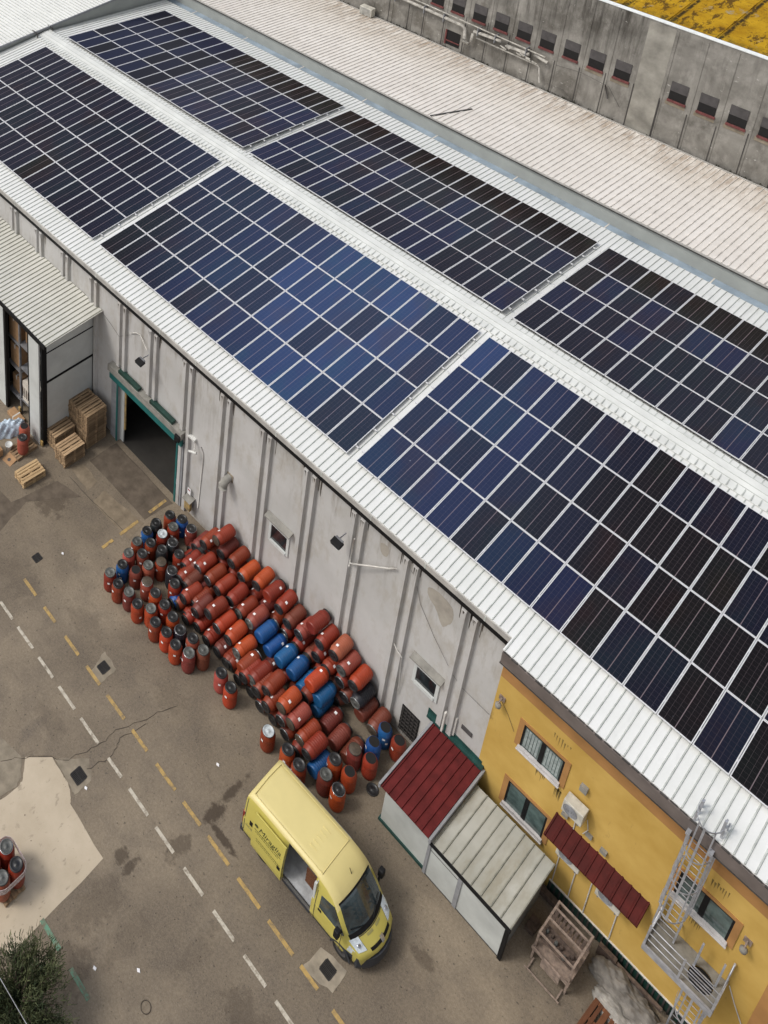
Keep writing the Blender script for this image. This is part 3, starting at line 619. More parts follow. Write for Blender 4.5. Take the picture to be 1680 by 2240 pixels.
def office_window(x0, x1, z0, z1, curtain, full=True, trimL=True):
    tr = MB(); tr.box(x0 - .17, x1 + .17, YW - .045, YW - .0125, z1, z1 + .12)
    if trimL: tr.box(x0 - .17, x0, YW - .045, YW - .0125, z0 - .12, z1 - .001)
    tr.box(x1, x1 + .17, YW - .045, YW - .0125, z0 - .12, z1 - .001)
    w_ = tr.build('window', M['orange'], yb)
    q = MB(); q.box(x0 - .05, x1 + .05, YW - .16, YW - .0125, z0 - .16, z0 - .121); q.box(x0 - .03, x1 + .03, YW - .12, YW - .0128, z0 - .12, z0); q.build('sill', M['sill_stone'], w_)
    q = MB(); q.box(x0, x1, YW - .020, YW - .0128, z0, z1); q.build('pane', M['glass_green'], w_)
    xm = (x0 + x1) / 2
    q = MB()
    for a, c in ((x0, x0 + .06), (xm - .07, xm + .07), (x1 - .06, x1)): q.box(a, c, YW - .036, YW - .0205, z0, z1)
    q.box(x0 + .061, xm - .071, YW - .034, YW - .0207, z1 - .06, z1); q.box(xm + .071, x1 - .061, YW - .034, YW - .0207, z1 - .06, z1)
    q.build('window_frame', M['black_paint'], w_)
    if curtain:
        for s_ in ((x0 + .09, xm - .1), (xm + .1, x1 - .09)):
            q = MB(); n = 5
            for k in range(n):
                for r in range(5):
                    xx = s_[0] + k * (s_[1] - s_[0]) / n; zz = z0 + .08 + r * (z1 - z0 - .2) / 5
                    q.box(xx, xx + .075, YW - .0235, YW - .0207, zz, zz + .17)
            q.build('inner_blind', M['curtain'], w_)
office_window(8.05, 9.42, 5.12, 6.2, True); office_window(8.06, 9.43, 1.95, 3.12, False); office_window(12.95, 14.4, 5.15, 6.2, False)
b = MB(); b.box(10.0, 18.3, YW - .05, YW - .0127, .0, .50); b.build('skirting', M['green_skirt'], yb)
b = MB(); x = 10.05
while x < 18: b.box(x, x + .05, YW - .085, YW - .0505, .01, .49); x += .16
b.build('skirting_rib', M['dark_trim'], yb)
b = MB(); b.box(10.0, 18.3, YW - .06, YW - .0126, .501, .54); b.build('skirting_cap', M['cable'], yb)
b = MB()
b.tube([(7.15, YW - .03, 6.3), (7.5, YW - .02, 5.9), (7.8, YW - .05, 5.45)], .007, 4)
b.parts('loose_cable', M['cable_dark'], yb)
b = MB()
for x, z0, z1 in ((10.15, 4.6, 3.75), (10.05, 2.3, .6), (10.6, 2.3, .55), (11.1, 2.2, .55), (11.95, 2.2, .55)): b.tube([(x, YW - .04, z0), (x + .03, YW - .04, z1)], .018, 5)
b.tube([(10.45, YW - .04, 4.7), (10.55, YW - .05, 4.3), (10.45, YW - .05, 3.95)], .015, 5)
b.tube([(14.85, YW - .04, 3.6), (15.1, YW - .04, 3.1), (15.45, YW - .05, 2.5), (15.9, YW - .05, 2.2)], .018, 5)
b.parts('conduit', M['cable'], yb)
b = MB(); b.box(9.75, 9.95, YW - .1, YW - .0128, 3.95, 4.1); b.box(10.52, 10.72, YW - .1, YW - .0128, 4.05, 4.2); b.box(11.0, 11.2, YW - .12, YW - .0128, 3.98, 4.14); b.box(10.0, 10.22, YW - .14, YW - .0128, 5.75, 6.0); b.parts('junction_box', M['hood'], yb)
for i, pts in enumerate([[(8.9, 7.0), (9.5, 7.05), (9.55, 6.6), (9.35, 6.5), (9.2, 6.7)], [(9.35, 4.8), (9.55, 4.85), (9.5, 4.2), (9.42, 4.3)], [(8.7, 4.85), (9.0, 4.8), (8.95, 4.4), (8.8, 4.5)], [(13.6, 7.0), (14.1, 6.95), (13.95, 6.55), (13.7, 6.6)], [(13.5, 4.9), (13.8, 4.9), (13.7, 4.4), (13.55, 4.5)]]):
    b = MB()
    for k in range(7):
        a = pts[0][0] + (pts[1][0] - pts[0][0]) * k / 7; w = random.uniform(.03, .07); zt = pts[0][1] - random.uniform(0, .1); zb = pts[2][1] + random.uniform(-.1, .25)
        b.hexa([(a, YW - .0145, zt), (a + w, YW - .0145, zt), (a + w * .6, YW - .0145, zb)], [(a, YW - .0125, zt), (a + w, YW - .0125, zt), (a + w * .6, YW - .0125, zb)])
    b.build('damp_streak', plain('mould_%d' % i, (.22, .155, .05), .9, var=.4, scale=9, world=True, spec=.2), yb)

def ac_unit(x0, x1, z0, z1, label, grey=False):
    t = thing('air_conditioner', label, 'air conditioner', ((x0 + x1) / 2, YW - .2, z0), 'air conditioner units on the yellow wall')
    y0, y1 = YW - .46, YW - .10
    b = MB(); b.box(x0, x1, y0, y1, z0, z1); b.build('casing', M['ac_white'], t, bevel=.02)
    cx = x0 + (x1 - x0) * .4; cz = (z0 + z1) / 2; r = min(.24, (z1 - z0) * .4)
    b = MB()
    for k in range(1, 5): b.tube([(cx + r * k / 4 * math.cos(a * .3927), y0 - .012, cz + r * k / 4 * math.sin(a * .3927)) for a in range(16)], .008, 4, closed=True)
    b.build('fan_grille', M['rack'], t)
    b = MB(); b.lathe([(r * .98, 0), (r * .98, .006)], 24); bb = MB(); bb.v = [(cx + p[0], y0 - .004 - p[2] * .3, cz + p[1]) for p in b.v]; bb.f = b.f; bb.m = b.m; bb.sm = [False] * len(b.f); bb.build('fan', M['post_grey'], t)
    b = MB()
    for x in (x0 + .08, x1 - .12): b.box(x, x + .04, y0, YW - .0128, z0 - .05, z0 - .001); b.box(x, x + .04, YW - .06, YW - .0129, z0 - .3, z0 - .051)
    b.parts('bracket', M['rack'], t)
ac_unit(9.78, 10.42, 4.75, 5.3, 'white air conditioner on the yellow wall above the maroon awning')
ac_unit(10.0, 10.75, 2.66, 3.2, 'white air conditioner tucked under the left half of the maroon awning')
ac_unit(11.3, 12.05, 2.62, 3.16, 'white air conditioner tucked under the right half of the maroon awning')
t = thing('awning', 'narrow maroon corrugated metal awning on the yellow wall', 'awning', (11, YW, 3.5))
b = MB(); x = 9.6; x1 = 12.52
b.hexa([(x, YW - .013, 3.68), (x1, YW - .013, 3.68), (x1, YW - .72, 3.38), (x, YW - .72, 3.38)], [(x, YW - .013, 3.72), (x1, YW - .013, 3.72), (x1, YW - .72, 3.42), (x, YW - .72, 3.42)])
k = x
while k < x1:
    b.hexa([(k, YW - .013, 3.715), (k + .07, YW - .013, 3.715), (k + .07, YW - .74, 3.41), (k, YW - .74, 3.41)], [(k + .015, YW - .013, 3.76), (k + .055, YW - .013, 3.76), (k + .055, YW - .74, 3.455), (k + .015, YW - .74, 3.455)]); k += .265
b.build('canopy_sheet', M['maroon_tin'], t)
b = MB()
for xx in (9.75, 11.0, 12.3): b.tube([(xx, YW - .013, 3.1), (xx, YW - .6, 3.4)], .018, 6)
b.parts('strut', M['rack'], t)
for x, z, label in [(7.2, 6.3, 'small beige wall lamp at the corner of yellow and grey walls'), (14.78, 5.8, 'small round wall lamp right of the window behind the ladder')]:
    t = thing('wall_lamp', label, 'wall lamp', (x, YW, z), 'wall lamps on the yellow front')
    b = MB(); b.box(x - .1, x + .1, YW - .06, YW - .0128, z, z + .2); b.build('back_plate', M['rust'], t)
    b = MB(); b.tube([(x, YW - .06, z + .14), (x, YW - .2, z + .12), (x, YW - .24, z + .02)], .025, 6); b.build('arm', M['rust'], t)
    b = MB(); b.lathe([(.05, .05), (.1, 0), (.09, -.12), (.05, -.16)], 12, c=(x, YW - .24, z)); b.build('lamp_shade', M['hood'], t)

# ---- caged ladder and landing
SG = M['alu']
lp = thing('ladder_landing', 'galvanised steel landing with guard rails and round hatch on the yellow wall', 'ladder platform', (13.8, YW, 3.6))
zp = 3.62; X0, X1, Y0 = 12.9, 14.76, -12.45
b = MB(); hx, hy = 14.28, -11.92; hr = .33
pl = [(X0, Y0), (X1, Y0), (X1, YW - .02), (X0, YW - .02)]
n = 32; hole = [(hx + hr * math.cos(2 * math.pi * k / n), hy + hr * math.sin(2 * math.pi * k / n)) for k in range(n)]
def edge_pt(a):
    c, s_ = math.cos(a), math.sin(a); best = 1e9
    for lim, d in ((X1 - hx, c), (X0 - hx, c), (YW - .02 - hy, s_), (Y0 - hy, s_)):
        if abs(d) > 1e-6 and lim / d > 0: best = min(best, lim / d)
    return (hx + c * best, hy + s_ * best)
angs = sorted(set([2 * math.pi * k / n for k in range(n)] + [math.atan2(y - hy, x - hx) % (2 * math.pi) for x, y in pl]))
for a, c in zip(angs, angs[1:] + [angs[0] + 2 * math.pi]):
    p = [(hx + hr * math.cos(a), hy + hr * math.sin(a)), edge_pt(a), edge_pt(c), (hx + hr * math.cos(c), hy + hr * math.sin(c))]
    b.poly(p, zp - .03, zp)
b.build('deck', plain('chequer_plate', (.235, .225, .20), .6, .2, var=.3, scale=4, world=True), lp)
b = MB()
for k in range(3): b.box(hx - .3, hx + .3, hy - .2 + k * .17, hy - .17 + k * .17, zp - .02, zp + .012)
b.parts('hatch_bar', SG, lp)
b = MB(); b.lathe([(hr - .01, -.06), (hr - .01, -.04)], 24, c=(hx, hy, zp)); b.build('hatch_shade_plate', M['black_paint'], lp)  # dark plate added so the open hatch hole reads shaded
b = MB(); b.box(X0 - .03, X1 + .03, Y0 - .05, Y0, zp - .12, zp + .14); b.box(X0 - .04, X0, Y0 + .001, YW - .02, zp - .12, zp + .14); b.box(X1, X1 + .04, Y0 + .001, YW - .02, zp - .12, zp + .14); b.parts('toe_board', SG, lp)
zr = zp + 1.05
b = MB()
for h in (.45, .75, 1.05): b.tube([(X0, YW - .05, zp + h), (X0, Y0 - .02, zp + h), (X1, Y0 - .02, zp + h), (X1, YW - .05, zp + h)], .019, 6)
b.parts('guard_rail', SG, lp)
for x, y in ((X0, Y0 - .02), (13.85, Y0 - .02), (X1, Y0 - .02), (X1, YW - .1), (X0, YW - .1)):
    b = MB(); b.box(x - .025, x + .025, y - .025, y + .025, zp - .1, zr + .04); b.build('rail_post', SG, lp)
for x in (14.02, 14.6):
    b = MB(); b.box(x - .025, x + .025, YW - .40, YW - .34, zp, zp + 1.15); b.build('grab_post', SG, lp)
for x in (13.0, 14.7):
    b = MB(); b.tube([(x, YW - .02, zp - .9), (x, Y0 + .1, zp - .1)], .025, 6); b.parts('brace', SG, lp)
def caged_ladder(xa, xb, z0, z1, cage0, label, top=0):
    t = thing('caged_ladder', label, 'ladder', ((xa + xb) / 2, YW - .3, z0), 'galvanised caged ladders')
    yl = YW - .34
    for x in (xa, xb):
        b = MB(); b.box(x - .022, x + .022, yl - .03, yl + .03, z0, z1); b.build('stile', SG, t)
    b = MB(); z = z0 + .15
    while z < z1 - .8: b.tube([(xa + .023, yl, z), (xb - .023, yl, z)], .014, 6); z += .29
    b.parts('rung', SG, t)
    xm = (xa + xb) / 2; rx = .37
    def hoop(z): return [(xm + (rx if abs(math.cos(a)) > .01 else 0) * math.cos(a), yl - .05 - .68 * math.sin(a), z) for a in [math.pi * k / 14 for k in range(15)]]
    z = cage0
    while z < z1 + .01:
        h = MB(); pts = hoop(z)
        for p, q in zip(pts, pts[1:]):
            h.hexa([(p[0], p[1], z - .03), (q[0], q[1], z - .03), (q[0] * .975 + xm * .025, q[1] + .012, z - .03), (p[0] * .975 + xm * .025, p[1] + .012, z - .03)], [(p[0], p[1], z + .03), (q[0], q[1], z + .03), (q[0] * .975 + xm * .025, q[1] + .012, z + .03), (p[0] * .975 + xm * .025, p[1] + .012, z + .03)])
        h.build('cage_hoop', SG, t); z += (z1 - cage0) / max(1, round((z1 - cage0) / 1.35))
    for a in (.16, .5, .84):
        p = hoop(0)[int(a * 14)]; b = MB(); b.box(p[0] - .028, p[0] + .028, p[1] - .002, p[1] + .018, cage0, z1 + .03); b.build('cage_strap', SG, t)
    for a in (.02, .33, .68):
        p = hoop(0)[int(a * 14)]; b = MB(); b.box(p[0] - .018, p[0] + .018, p[1] + .0, p[1] + .016, cage0 + .001, z1 + .029); b.build('cage_strap', SG, t)
    b = MB()
    for z in (z0 + .5, (z0 + z1) / 2, z1 - 1.6):
        for x in (xa, xb): b.box(x - .02, x + .02, yl + .031, YW - .0128, z, z + .05)
    b.parts('wall_bracket', SG, t)
    if top:
        for x in (xa, xb):
            b = MB(); b.box(x - .05, x + .05, YW - 1.0, YW - .28, z1 - .85, z1 - .78) ; b.box(x - .03, x + .03, YW - .6, YW - .54, z1 - .779, z1 + .25); b.parts('roof_handle', SG, t)
caged_ladder(12.83, 13.42, zp, 9.95, 5.4, 'upper caged ladder rising from the steel landing to the white roof edge', 1)
caged_ladder(14.02, 14.62, 0.0, 3.4, 2.0, 'lower caged ladder below the hatch of the steel landing')
# ================================================================== NEIGHBOURS
rb = thing('rear_hall', 'low neighbouring hall with cream ribbed roof between the solar roof and the concrete factory', 'hall', (-8, 15, 0))
b = MB(); b.box(-33.7, 24, 11.3, 11.5, 0, 10.5); b.build('fascia', M['fascia'], rb)
zr_ = lambda y: 10.62 - .065 * (y - 11.3)
ribbed(-33.5, 24, 11.22, zr_(11.22), 20.0, zr_(20.0), .305, .075, .04).build('roof_sheet', [M['rear_roof'], M['rear_rib']], rb)
b = MB(); b.box(-33.6, 24, 11.18, 11.24, 10.45, 10.60); b.build('roof_edge_trim', M['dark_trim'], rb)
b = MB(); b.box(-33.6, 24, 11.14, 11.179, 10.56, 10.64); b.build('edge_flashing', M['gutter'], rb)
b = MB(); b.box(-33.6, 24, 10.70, 11.29, 9.45, 9.60); b.box(-33.6, 24, 10.64, 10.699, 9.42, 9.66); b.build('gutter', M['gutter_blue'], rb)
b = MB(); x = -31.
while x < 23: b.box(x, x + .06, 10.635, 11.295, 9.43, 9.615); x += 5.0
b.parts('gutter_joint', M['rear_rib'], rb)
b = MB(); b.box(-33.6, 24, 20.0, 20.08, 9.9, 10.12); b.build('rear_gutter', M['gutter'], rb)
b = MB(); b.box(-33.6, 24, 20.081, 20.265, 9.8, 9.98); b.build('gutter_silt', M['crack'], rb)
b = MB(); b.hexa([(-11.62, 11.25, 10.62), (-11.52, 11.25, 10.62), (-10.62, 14.1, 10.44), (-10.70, 14.1, 10.44)], [(-11.62, 11.25, 10.68), (-11.52, 11.25, 10.68), (-10.62, 14.1, 10.50), (-10.70, 14.1, 10.50)]); b.build('open_seam', M['dark_trim'], rb)
rr = random.Random(4); b = MB(); x = -32.
while x < 20:
    w = rr.uniform(.04, .14); b.hexa([(x, 20.1, 9.97), (x + w, 20.1, 9.97), (x + w * .8, 20.25, 9.97), (x + w * .1, 20.25, 9.97)], [(x + w * .2, 20.13, 10.0 + rr.uniform(.0, .12)), (x + w * .7, 20.12, 10.0 + rr.uniform(.0, .12)), (x + w * .6, 20.23, 10.02 + rr.uniform(.0, .2)), (x + w * .3, 20.22, 10.02)]); x += rr.uniform(.03, .16) if math.sin(x * 1.7) + math.sin(x * .6) > -.3 else rr.uniform(.2, .8)
o = b.build('moss_growth', M['moss']); o['kind'] = 'stuff'; o['label'] = 'dark moss and weeds growing along the cream roof back gutter'; o['category'] = 'moss'

lb = thing('left_hall', 'neighbouring hall with pale roof ribs running lengthwise beyond the far roof end', 'hall', (-45, 0, 0))
zl = lambda y: 10.87 + .055 * y
b = MB(); b.hexa([(-34.0, -16, 0), (-33.7, -16, 0), (-33.7, 30, 0), (-34.0, 30, 0)], [(-34.0, -16, zl(-16)), (-33.7, -16, zl(-16)), (-33.7, 30, zl(30)), (-34.0, 30, zl(30))]); b.build('fascia', M['fascia'], lb)
b = MB(); b.hexa([(-80, -16, zl(-16) + .01), (-33.68, -16, zl(-16) + .01), (-33.68, 30, zl(30) + .01), (-80, 30, zl(30) + .01)], [(-80, -16, zl(-16) + .05), (-33.68, -16, zl(-16) + .05), (-33.68, 30, zl(30) + .05), (-80, 30, zl(30) + .05)])
y = -15.9
while y < 29.8:
    b.hexa([(-80, y, zl(y) + .049), (-33.7, y, zl(y) + .049), (-33.7, y + .06, zl(y + .06) + .049), (-80, y + .06, zl(y + .06) + .049)], [(-80, y + .015, zl(y) + .09), (-33.7, y + .015, zl(y) + .09), (-33.7, y + .045, zl(y) + .09), (-80, y + .045, zl(y) + .09)], 1); y += .27
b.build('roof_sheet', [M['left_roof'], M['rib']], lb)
b = MB(); b.hexa([(-33.67, -16, zl(-16) - .05), (-33.6, -16, zl(-16) - .05), (-33.6, 30, zl(30) - .05), (-33.67, 30, zl(30) - .05)], [(-33.67, -16, zl(-16) + .1), (-33.6, -16, zl(-16) + .1), (-33.6, 30, zl(30) + .1), (-33.67, 30, zl(30) + .1)]); b.build('roof_edge_trim', M['post_grey'], lb)
b = MB()
for y in (-1.27, -.02): b.box(-33.9, -33.3, y - .03, y + .03, 10.86, 10.93); b.box(-33.36, -33.28, y - .03, y + .03, 10.6, 10.859)
b.parts('ridge_hook', M['dark_trim'], lb)

cb = thing('concrete_factory', 'old stained grey concrete factory with small shuttered windows and lichen roof', 'factory', (-6, 20.27, 0)); YR = 20.27
b = MB(); b.box(-45, 24, YR, YR + .4, 0, 17.05); b.build('wall', M['concrete'], cb)
WX = [-17.95, -16.43, -14.88, -13.37, -11.84, -10.33, -8.82, -7.3, -5.8, -2.72, -1.2, .31, 1.83, 3.35]
b = None
for x in [-22.6, -21.1, -19.55] + [w - .59 for w in WX] + [4.3, 5.8]:
    q = MB(); w = .34
    q.hexa([(x, YR, 9), (x + w, YR, 9), (x + w - .03, YR - .03, 9), (x + .03, YR - .03, 9)], [(x, YR, 16.85), (x + w, YR, 16.85), (x + w - .03, YR - .03, 16.85), (x + .03, YR - .03, 16.85)]); q.parts('pilaster', M['concrete'], cb)
for x in (-4.2,):
    q = MB(); q.box(x - .35, x + 1.05, YR - .04, YR - .001, 9, 16.9); q.build('wall_pier', plain('paler_concrete_pier', (.30, .285, .25), .95, var=.4, scale=.9, world=True, spec=.2), cb)
q = MB()
for x in [-21.1, -19.55] + [w - .42 for w in WX] + [-4.62, -3.1]: q.box(x, x + .045, YR - .05, YR - .031, 9.9, 12.6 + .35 * math.sin(x * 9))
for o in q.parts('panel_joint', M['dark_trim'], cb): pass
for x in WX:
    q = MB(); q.box(x - .02, x + .95, YR - .10, YR - .003, 12.66, 12.79); w_ = q.build('window', M['sill_red'], cb)
    q = MB(); q.box(x, x + .9, YR - .02, YR - .003, 12.791, 13.33); q.build('pane', M['dark'], w_)
    q = MB(); q.box(x, x + .9, YR - .045, YR - .003, 13.331, 13.9); q.build('blind', M['blind'], w_)
    if x > -8:
        q = MB(); q.box(x - .1, x + .95, YR - .03, YR - .004, 12.42, 12.655); q.build('apron', M['patch'], w_)
q = MB(); q.box(-16.47, -15.5, YR - .03, YR - .003, 10.3, 11.33); w_ = q.build('low_opening', M['dark'], cb)
q = MB(); q.box(-16.5, -15.5, YR - .08, YR - .031, 10.55, 10.62); q.box(-16.58, -16.48, YR - .08, YR - .003, 10.3, 11.33); q.build('red_bar', M['sill_red'], w_)
b = MB(); b.box(-45, 24, YR - .05, YR + .26, 17.051, 17.11); b.build('coping', M['coping'], cb)
b = MB(); b.hexa([(-45, YR + .27, 16.7), (24, YR + .27, 16.7), (24, 60, 20.0), (-45, 60, 20.0)], [(-45, YR + .27, 16.95), (24, YR + .27, 16.95), (24, 60, 20.3), (-45, 60, 20.3)])
x = -44.
while x < 23.8:
    b.hexa([(x, YR + .30, 16.94), (x + .09, YR + .30, 16.94), (x + .09, 60, 20.29), (x, 60, 20.29)], [(x + .02, YR + .30, 17.0), (x + .07, YR + .30, 17.0), (x + .07, 60, 20.35), (x + .02, 60, 20.35)]); x += 2.5
b.build('roof_sheet', M['lichen'], cb)
yp = YR - .28
b = MB(); b.tube([(-26, yp, 12.55), (-20, yp, 12.33), (-15.35, yp, 12.18), (-15.14, yp, 12.02), (-15.06, yp, 11.35)], .11, 10); b.build('pipe', M['pipe'], cb)
b = MB(); b.tube([(-15.25, yp, 11.15), (-14.75, yp, 11.08), (-14.58, yp, 11.3), (-14.55, yp, 11.9), (-14.5, yp, 12.12), (-12.6, yp, 12.2)], .10, 10); b.build('pipe', M['pipe'], cb)
b = MB(); b.tube([(-12.2, yp, 12.05), (-10.7, yp, 12.1)], .11, 10); b.tube([(-10.4, yp + .05, 12.2), (-9.5, yp, 12.05)], .10, 10); b.parts('broken_pipe', M['pipe'], cb)
b = MB(); b.tube([(-26, yp - .02, 12.85), (-20, yp - .02, 12.66), (-9.7, yp - .02, 12.36)], .045, 6); b.build('thin_pipe', M['pipe'], cb)
b = MB(); b.tube([(-14.3, yp, 11.72), (-10.05, yp, 11.62), (-9.95, yp, 11.55), (-9.75, yp, 10.55)], .05, 6); b.build('thin_pipe', M['pipe'], cb)
rr = random.Random(9); b = MB()
for k in range(8):
    x = rr.uniform(-12.6, -10.2); z = rr.uniform(11.75, 12.1); b.hexa([(x, yp - .1, z), (x + .35, yp - .12, z - .05), (x + .25, yp - .02, z - .2)], [(x + .02, yp - .08, z + .05), (x + .37, yp - .1, z), (x + .27, yp, z - .15)])
b.build('torn_lagging', M['pipe'], cb)
b = MB()
for x in (-20.5, -18.2, -16.7, -14.2, -13.0, -10.9): b.box(x - .02, x + .02, YR - .42, YR - .003, 11.95, 12.5)
b.parts('pipe_bracket', M['post_grey'], cb)
b = MB(); b.tube([(-9.1, YR - .03, 12.0), (-7.5, YR - .15, 12.25), (-6.0, YR - .15, 12.1)], .012, 4); b.tube([(-5.85, YR - .15, 12.1), (-5.0, YR - .15, 11.1)], .012, 4); b.tube([(-9.4, YR - .1, 10.6), (-8.4, YR - .1, 10.65), (-7.8, YR - .1, 10.3)], .012, 4)
b.tube([(-6.05, YR - .12, 12.1), (-5.75, YR - .14, 11.3)], .04, 6)
b.parts('loose_cable', M['cable_dark'], cb)
t = thing('air_conditioner', 'pale air conditioner at the foot of the concrete factory wall', 'air conditioner', (-22.5, 20, 10.1))
b = MB(); b.box(-23, -22.0, 19.55, 20.05, 10.12, 10.75); b.build('casing', M['ac_white'], t, bevel=.03)
b = MB()
for k in range(6): b.box(-22.95, -22.05, 19.53, 19.549, 10.2 + k * .09, 10.22 + k * .09)
b.build('fan_grille', M['rack'], t)

# ================================================================== SOLAR ARRAYS
RY = 2.22454
def panel_proto():
    hw, hl = .490, RY / 2 - .010
    b = MB()
    for s_ in (-1, 1):
        b.box(s_ * (hw - .013) - .013, s_ * (hw - .013) + .013, -hl, hl, -.02, .020); b.box(-hw + .0261, hw - .0261, s_ * (hl - .013) - .013, s_ * (hl - .013) + .013, -.02, .019)
    for yy in (-.55, .55): b.box(hw - .012, hw + .0195, yy - .035, yy + .035, .0201, .030)
    o = b.build('solar_panel', M['frame'])
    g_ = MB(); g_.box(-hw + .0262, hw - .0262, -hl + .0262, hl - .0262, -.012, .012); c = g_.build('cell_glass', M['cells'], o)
    return o
PAN = panel_proto(); first_panel = [True]
TONES = {'black': (.0050, .0038, .0048, 1), 'navy': (.0056, .0064, .0165, 1), 'deep blue': (.0072, .0105, .037, 1), 'sky-sheen blue': (.0125, .024, .074, 1)}  # brightest blue carries the mirrored sky sheen in the cell colour
rowsN = ['eave', 'lower-middle', 'upper-middle', 'ridge']; rowsF = ['ridge', 'lower-middle', 'upper-middle', 'far eave']
prr = random.Random(31)
from mathutils import noise as mnoise
def tone(arr, i, j):
    r = prr.random() * .45 + .55 * (.5 + .75 * mnoise.noise(Vector((i * .33 + ord(arr) * 7.3, j * .45, 2.2)))) 
    if arr == 'A':
        if j == 3 or (i, j) in ((4, 2), (5, 1)): return 'black'
        return 'deep blue' if r < .5 else 'navy'
    if arr == 'B': return 'black' if r < .2 else 'navy'
    if arr == 'E':
        if j == 3: return 'black' if r < .8 else 'navy'
        return 'deep blue' if r < .55 else 'navy'
    if arr == 'F':
        if j == 3 or (i, j) == (0, 2): return 'black' if r < .7 else 'navy'
        return 'deep blue' if r < .42 else 'navy'
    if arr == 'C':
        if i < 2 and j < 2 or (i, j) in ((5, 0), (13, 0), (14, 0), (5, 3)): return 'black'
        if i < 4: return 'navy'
        d = abs(i - 10) * .9 + abs(j - 2.0) * 1.0  # painted sky sheen fades out from this spot of the array
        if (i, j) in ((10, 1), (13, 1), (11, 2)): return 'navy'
        if d < 3.6: return 'sky-sheen blue'
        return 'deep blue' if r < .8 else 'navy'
    if arr == 'D':
        if (i, j) == (0, 3): return 'sky-sheen blue'
        if (i, j) in ((4, 0), (8, 0), (1, 3)): return 'black'
        if i < 4 or (j == 0 and i < 8): return 'deep blue' if r < .75 else 'navy'
        return 'black' if r < .45 else 'navy'
ARR = {'A': (-31.93, 0, 16, 'F', 'leftmost far-slope'), 'B': (-31.93, 0, 16, 'N', 'leftmost near-slope'), 'C': (-15.409, 0, 15, 'N', 'middle near-slope'),
       'E': (-15.40, 0, 15, 'F', 'middle far-slope'), 'D': (0.0, 0, 16, 'N', 'rightmost near-slope'), 'F': (.08, 0, 12, 'F', 'rightmost far-slope')}
stuffA = MB(); stuffG = MB()
HGT = .14
def slope_pt(side, d, h):     # point at distance d down the slope from the ridge line
    if side == 'N': return (-(d * math.cos(TH)) - h * math.sin(TH), HR - d * math.sin(TH) + h * math.cos(TH))
    return ((d * math.cos(TH)) + h * math.sin(TH), HR - d * math.sin(TH) + h * math.cos(TH))
for arr, (x0, i0, n, side, nm) in ARR.items():
    off = 1.60096 if side == 'N' else .02
    if arr == 'A': off = .12
    for j in range(4):
        d = off + ((3 - j) if side == 'N' else j) * RY + RY / 2
        y, z = slope_pt(side, d, HGT)
        for i in range(n):
            x = x0 + i + .5
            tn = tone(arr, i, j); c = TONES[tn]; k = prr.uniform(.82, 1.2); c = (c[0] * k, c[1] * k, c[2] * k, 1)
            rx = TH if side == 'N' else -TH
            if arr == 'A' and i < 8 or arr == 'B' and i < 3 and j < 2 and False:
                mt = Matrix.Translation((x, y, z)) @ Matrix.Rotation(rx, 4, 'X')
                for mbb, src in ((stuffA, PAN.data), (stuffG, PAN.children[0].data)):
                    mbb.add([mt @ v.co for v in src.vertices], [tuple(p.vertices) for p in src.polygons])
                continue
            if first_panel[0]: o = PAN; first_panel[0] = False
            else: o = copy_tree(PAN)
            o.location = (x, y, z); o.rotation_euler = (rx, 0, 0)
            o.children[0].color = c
            row = (rowsN if side == 'N' else rowsF)[j]
            tag(o, '%s solar panel, %s from left, %s row of %s array' % (tn, ordinal(i + 1), row, nm), 'solar panel', 'solar panels on the warehouse roof')
    for j in range(4):
        for f in (.25, .75):
            d = off + (j + f) * RY; y, z = slope_pt(side, d, HGT - .045)
            b = MB(); b.box(-.14, n + .12, -.022, .022, -.04, .022)
            o = b.build('mounting_rail', M['frame']); o.location = (x0, y, z); o.rotation_euler = (TH if side == 'N' else -TH, 0, 0)
            rw = (rowsN[3 - j] if side == 'N' else rowsF[j])
            tag(o, '%s aluminium rail under the %s row of the %s solar array' % (('upper' if (f < .5) == (side == 'N') else 'lower') if side == 'N' else ('lower' if f < .5 else 'upper'), rw, nm), 'mounting rail', 'rails carrying the solar panels')
cg = NT('solar_cells_far'); cg.done(cg.mix(cg.ramp(cg.n("TexWhiteNoise", _noise_dimensions='2D', Vector=cg.n("CombineXYZ", X=cg.math('FLOOR', cg.math('ADD', cg.xyz(True)[0], 31.93)), Y=cg.math('FLOOR', cg.math('MULTIPLY', cg.xyz(True)[1], .4515))).outputs[0]).outputs[0], .4, .6), (.0072, .0070, .014), (.0082, .0115, .036)), .16, 0, .22)
pr = stuffA.build('solar_panels', M['frame']); pr['kind'] = 'stuff'; pr['label'] = 'far left block of small dark blue solar panels on the far slope'; pr['category'] = 'solar panels'
stuffG.build('cell_glass', cg.m, pr)['kind'] = 'stuff'

